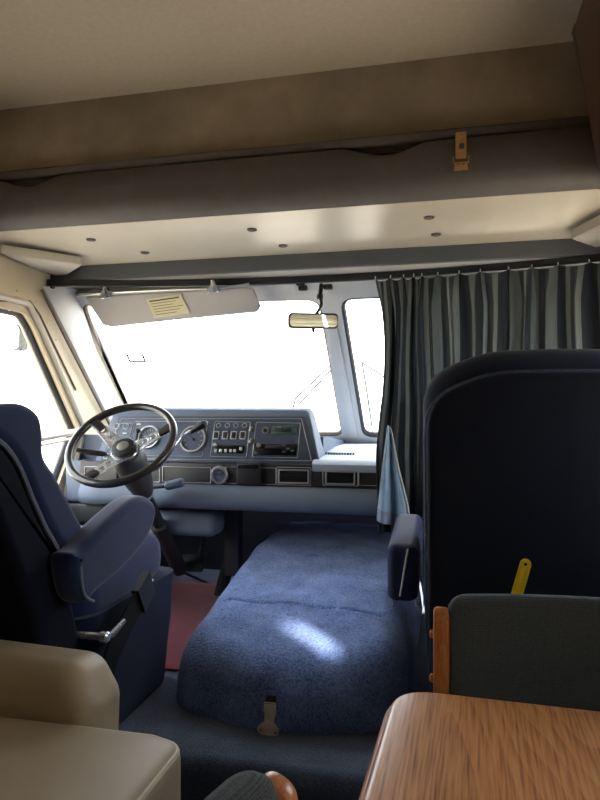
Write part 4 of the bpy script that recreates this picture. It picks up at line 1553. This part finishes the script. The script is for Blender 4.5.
# ------------------------------------------------------------------ sun visor, mirror, bits on the glass
YV = 2.50
vs = thing('sun_visor', 'grey folded sun visor with a pale sticker, above the driver windscreen', 'sun visor', onY(170, 305, YV))
vp = [(86, 297), (104, 296), (175, 292), (247, 287), (254, 289), (261, 306), (257, 312), (175, 320), (112, 327), (104, 325)]
pts = []
for px, py in vp:
    t = (py - 287) / 40
    p = onY(px, py, YV + .05 * t)
    pts.append((p.x, p.z))
b = B().cushion(dense(roundpoly(pts, .012, 4), .03), .020, .009, ((0, YV + .025, 0), (1, 0, 0), (0, 0, 1)), arc=4, warp=lambda p: V((p.x, p.y + (1.50 - p.z) * .35, p.z)))
vpan = obj('panel', b, M['visor'], vs)
def vpt(px, py):
    p = onY(px, py, YV)
    for _ in range(3):
        p = onY(px, py, YV + .013 + (1.50 - p.z) * .35)
    return p
q = [vpt(146, 299), vpt(181, 294), vpt(190, 313), vpt(155, 318)]
c = sum(q, V()) / 4
uu = (q[1] - q[0]).normalized()
vv = (q[0] - q[3]).normalized()
nn_ = uu.cross(vv)
if nn_.y > 0:
    nn_ = -nn_
lp = [((p - c).dot(uu), (p - c).dot((vv - uu * vv.dot(uu)).normalized())) for p in q]
stk = obj('sticker', B().plate([lp], .002, (c + nn_ * .003, uu, vv)), M['sticker'], vpan, 'pale yellow instruction sticker')
b = B()
for k in range(6):
    f = .14 + .14 * k
    a_, c_ = q[0].lerp(q[3], f), q[1].lerp(q[2], f)
    e0, e1 = a_.lerp(c_, .08), a_.lerp(c_, .92 - .12 * (k % 3))
    b.tube([e0 + nn_ * .0042, e1 + nn_ * .0042], .0012 if k else .003, 4)
obj('print', b, M['sticker_text'], stk)
rod = [vpt(78, 297) + V((0, -.012, 0)), vpt(104, 294) + V((0, -.014, 0)), vpt(160, 291) + V((0, -.014, 0)), vpt(217, 289) + V((0, -.014, 0)), vpt(250, 284.5) + V((0, -.012, 0))]
obj('rod', B().tube(spline(rod, 4), .005, 8), M['alu'], vs, 'thin metal visor rod')
for px, py in ((109, 296), (216, 290)):
    p = vpt(px, py) + V((0, -.016, 0))
    k_ = obj('clip', B().lathe([(.008, .034), (.009, .020), (.020, .004), (.030, -.008), (.027, -.013), (.008, -.016)], p + V((0, -.014, 0)), (0, -.35, 1), 16), M['chrome'], vs, 'chrome visor clip')
    obj('clip_post', B().tube([p + V((0, 0, .03)), V((p.x, p.y + .015, 1.589))], .005, 8), M['black_plastic'], k_)

YM = 2.44
mr = thing('rear_view_mirror', 'wide rear view mirror hanging on a black arm from the header', 'mirror', onY(313, 321, YM))
ma, mb = onY(288.5, 314, YM), onY(338.5, 328, YM)
cm = (ma + mb) / 2
w_m, h_m = mb.x - ma.x, ma.z - mb.z
yawm = math.radians(20)
um = V((math.cos(yawm), math.sin(yawm), 0))
vm = V((0, -.07, 1))
ol = rrect(w_m, h_m, h_m * .28, 6)
obj('housing', B().cushion(ol, .022, .007, (cm, um, vm), arc=4), M['column_grey'], mr)
wm = um.cross(V(vm)).normalized()
obj('mirror_glass', B().plate([rrect(w_m - .014, h_m - .014, h_m * .24, 6)], .002, (cm + wm * .0115, um, vm)), M['mirror'], mr)
top = onY(320, 283, 2.52)
obj('arm', B().tube([V((top.x, 2.556, 1.616)), V((top.x, 2.556, 1.592)), onY(320, 296, 2.535), onY(320, 297.5, 2.535)], .0085, 10).tube(spline([onY(320, 297, 2.535), onY(321.5, 305, 2.50), onY(317, 313, 2.46), cm + V((.01, .008, .02))], 5), .0065, 8).lathe([(.012, -.01), (.013, 0), (.012, .01)], onY(320, 297, 2.535), (0, 0, 1), 12), M['black_plastic'], mr)
obj('tab', B().lathe([(.006, 0), (.006, -.012), (.004, -.016)], cm + wm * .0 - V((0, 0, h_m / 2 - .002)), (0, 0, 1), 10), M['black_plastic'], mr)
for px in (303, 328):
    p = onY(px, 283.5, 2.56)
    o_ = obj('visor_clip', B().box((p.x, 2.565, 1.578), (.038, .03, .024), .006, 2).box((p.x + .006, 2.548, 1.572), (.018, .014, .014), .003, 2), M['black_plastic'])
    tag(o_, 'empty black visor clip on the header, ' + ('nearer the folded visor' if px == 303 else 'above the windscreen post'), 'clip')

# sticker on the windscreen
def glass_pt(px, py, off=.006):
    p = onP(px, py, WB, WN)
    return p + nn * off
sp = [glass_pt(128, 353.5), glass_pt(144.5, 353.5), glass_pt(146, 360.5), glass_pt(129, 360.5)]
uu, vv = (sp[1] - sp[0]).normalized(), (sp[0] - sp[3]).normalized()
cc = sum(sp, V()) / 4
sw = thing('windscreen_sticker', 'tiny pale sticker with dark print inside the windscreen', 'sticker', cc)
W_, H_ = (sp[1] - sp[0]).length, (sp[0] - sp[3]).length
obj('label', B().plate([rrect(W_, H_, .003, 3)], .0015, (cc, uu, vv)), M['glass'], sw)
b = B()
nq = uu.cross(vv).normalized()
if nq.y > 0:
    nq = -nq
fq = (cc + nq * .003, uu, vv)
b.plate([rrect(W_ + .004, H_ + .006, .003, 3), rrect(W_ - .014, H_ - .012, .002, 2)], .0015, fq)
b.plate([[(-W_ / 2 + .006, 0), (W_ / 2 - .006, 0), (W_ / 2 - .006, .006), (-W_ / 2 + .006, .006)]], .0015, fq)
obj('print', b, M['sticker_text'], sw)

# ------------------------------------------------------------------ outside: wipers, door mirror, ground
out = -nn
def gp(px, py, off=.03):
    return onP(px, py, WB, WN) + out * off
wp = thing('windscreen_wiper', 'thin grey wiper resting outside the driver windscreen pane', 'wiper', gp(300, 434))
obj('arm', B().tube([gp(285, 440, .05), gp(294, 405, .05), gp(329, 372, .045)], [.006, .0055, .005], 6), M['visor'], wp)
obj('blade', B().tube([gp(297, 409, .026), gp(314, 391, .026), gp(330, 374, .026)], .0045, 6), M['visor'], wp)
wp = thing('windscreen_wiper', 'thin grey wiper outside the narrow passenger windscreen pane', 'wiper', gp(372, 434))
obj('arm', B().tube([gp(372, 440, .05), gp(366, 398, .045), gp(361, 366, .04)], [.006, .0055, .005], 6), M['visor'], wp)
obj('blade', B().tube([gp(361, 366, .026), gp(380, 378, .026), gp(410, 404, .026)], .0045, 6), M['visor'], wp)

c = onX(20, 338, XL - .28)
dm = thing('door_mirror', 'black door mirror on a bracket outside the driver window', 'mirror', c)
obj('housing', B().cushion(rrect(.055, .12, .02, 5), .07, .02, (c, (1, 0, 0), (0, 0, 1)), arc=4), M['black_plastic'], dm)
obj('mirror_glass', B().plate([rrect(.040, .10, .014, 5)], .002, (c - V((0, .036, 0)), (1, 0, 0), (0, 0, 1))), M['mirror'], dm)
obj('bracket', B().tube(spline([c + V((0, .03, .05)), c + V((.08, .06, .12)), V((XL - .055, c.y + .16, c.z + .10))], 6), .009, 8), M['black_plastic'], dm)

g = struct('ground', B().span((-60, -60, -.75), (60, 60, -.70)), M['ground'], 'sunlit pale concrete outside', 'ground')
# body skin so the cab rests on something
struct('wall_chassis', B().span((XL - .06, YB, -.70), (XR + .06, 3.3, -.07)), M['steel_dark'], 'vehicle body below the floor')

# ------------------------------------------------------------------ light
wd = bpy.data.worlds.new('sky')
SC.world = wd
wd.use_nodes = True
nt = wd.node_tree
bg = nt.nodes['Background']
tcw = nt.nodes.new('ShaderNodeTexCoord')
sep = nt.nodes.new('ShaderNodeSeparateXYZ')
nt.links.new(tcw.outputs['Generated'], sep.inputs[0])
rmp = nt.nodes.new('ShaderNodeValToRGB')
rmp.color_ramp.elements[0].position = 0.0
rmp.color_ramp.elements[0].color = (1.0, .98, .95, 1)
rmp.color_ramp.elements[1].position = .6
rmp.color_ramp.elements[1].color = (.84, .91, 1.0, 1)
nt.links.new(sep.outputs['Z'], rmp.inputs[0])
nt.links.new(rmp.outputs[0], bg.inputs['Color'])
bg.inputs['Strength'].default_value = 8.0

sun_d = bpy.data.lights.new('sun', 'SUN')
sun = bpy.data.objects.new('sun', sun_d)
COL.objects.link(sun)
sd_ = SUN
sun.rotation_euler = sd_.to_track_quat('-Z', 'Y').to_euler()
sun.location = (3, 6, 6)
sun_d.energy = 22.0
sun_d.angle = math.radians(2.2)
sun_d.color = (1.0, .94, .84)

def portal(name, c, sx, sy, direction):
    d = bpy.data.lights.new(name, 'AREA')
    d.shape = 'RECTANGLE'
    d.size, d.size_y = sx, sy
    d.cycles.is_portal = True
    o = bpy.data.objects.new(name, d)
    COL.objects.link(o)
    o.location = c
    o.rotation_euler = V(direction).to_track_quat('-Z', 'Z').to_euler()
portal('portal_windscreen', (WT + WB) / 2 + out * .05, 2.2, .9, nn)
portal('portal_driver', (XL - .08, 1.9, 1.08), 1.5, .85, (1, 0, 0))
portal('portal_dinette', (XR + .08, .02, 1.22), 1.3, .65, (-1, 0, 0))
portal('portal_passenger', (XR + .08, 1.8, 1.15), 1.0, .65, (-1, 0, 0))

SC.view_settings.view_transform = 'Standard'
SC.view_settings.look = 'None'
SC.view_settings.exposure = 0.0
SC.view_settings.gamma = 1.0
SC.view_settings.use_curve_mapping = False
SC.cycles.max_bounces = 10
SC.cycles.diffuse_bounces = 6
SC.cycles.transparent_max_bounces = 16
SC.cycles.use_denoising = True
SC.cycles.caustics_reflective = False
SC.cycles.caustics_refractive = False
SC.cycles.sample_clamp_indirect = 8.0
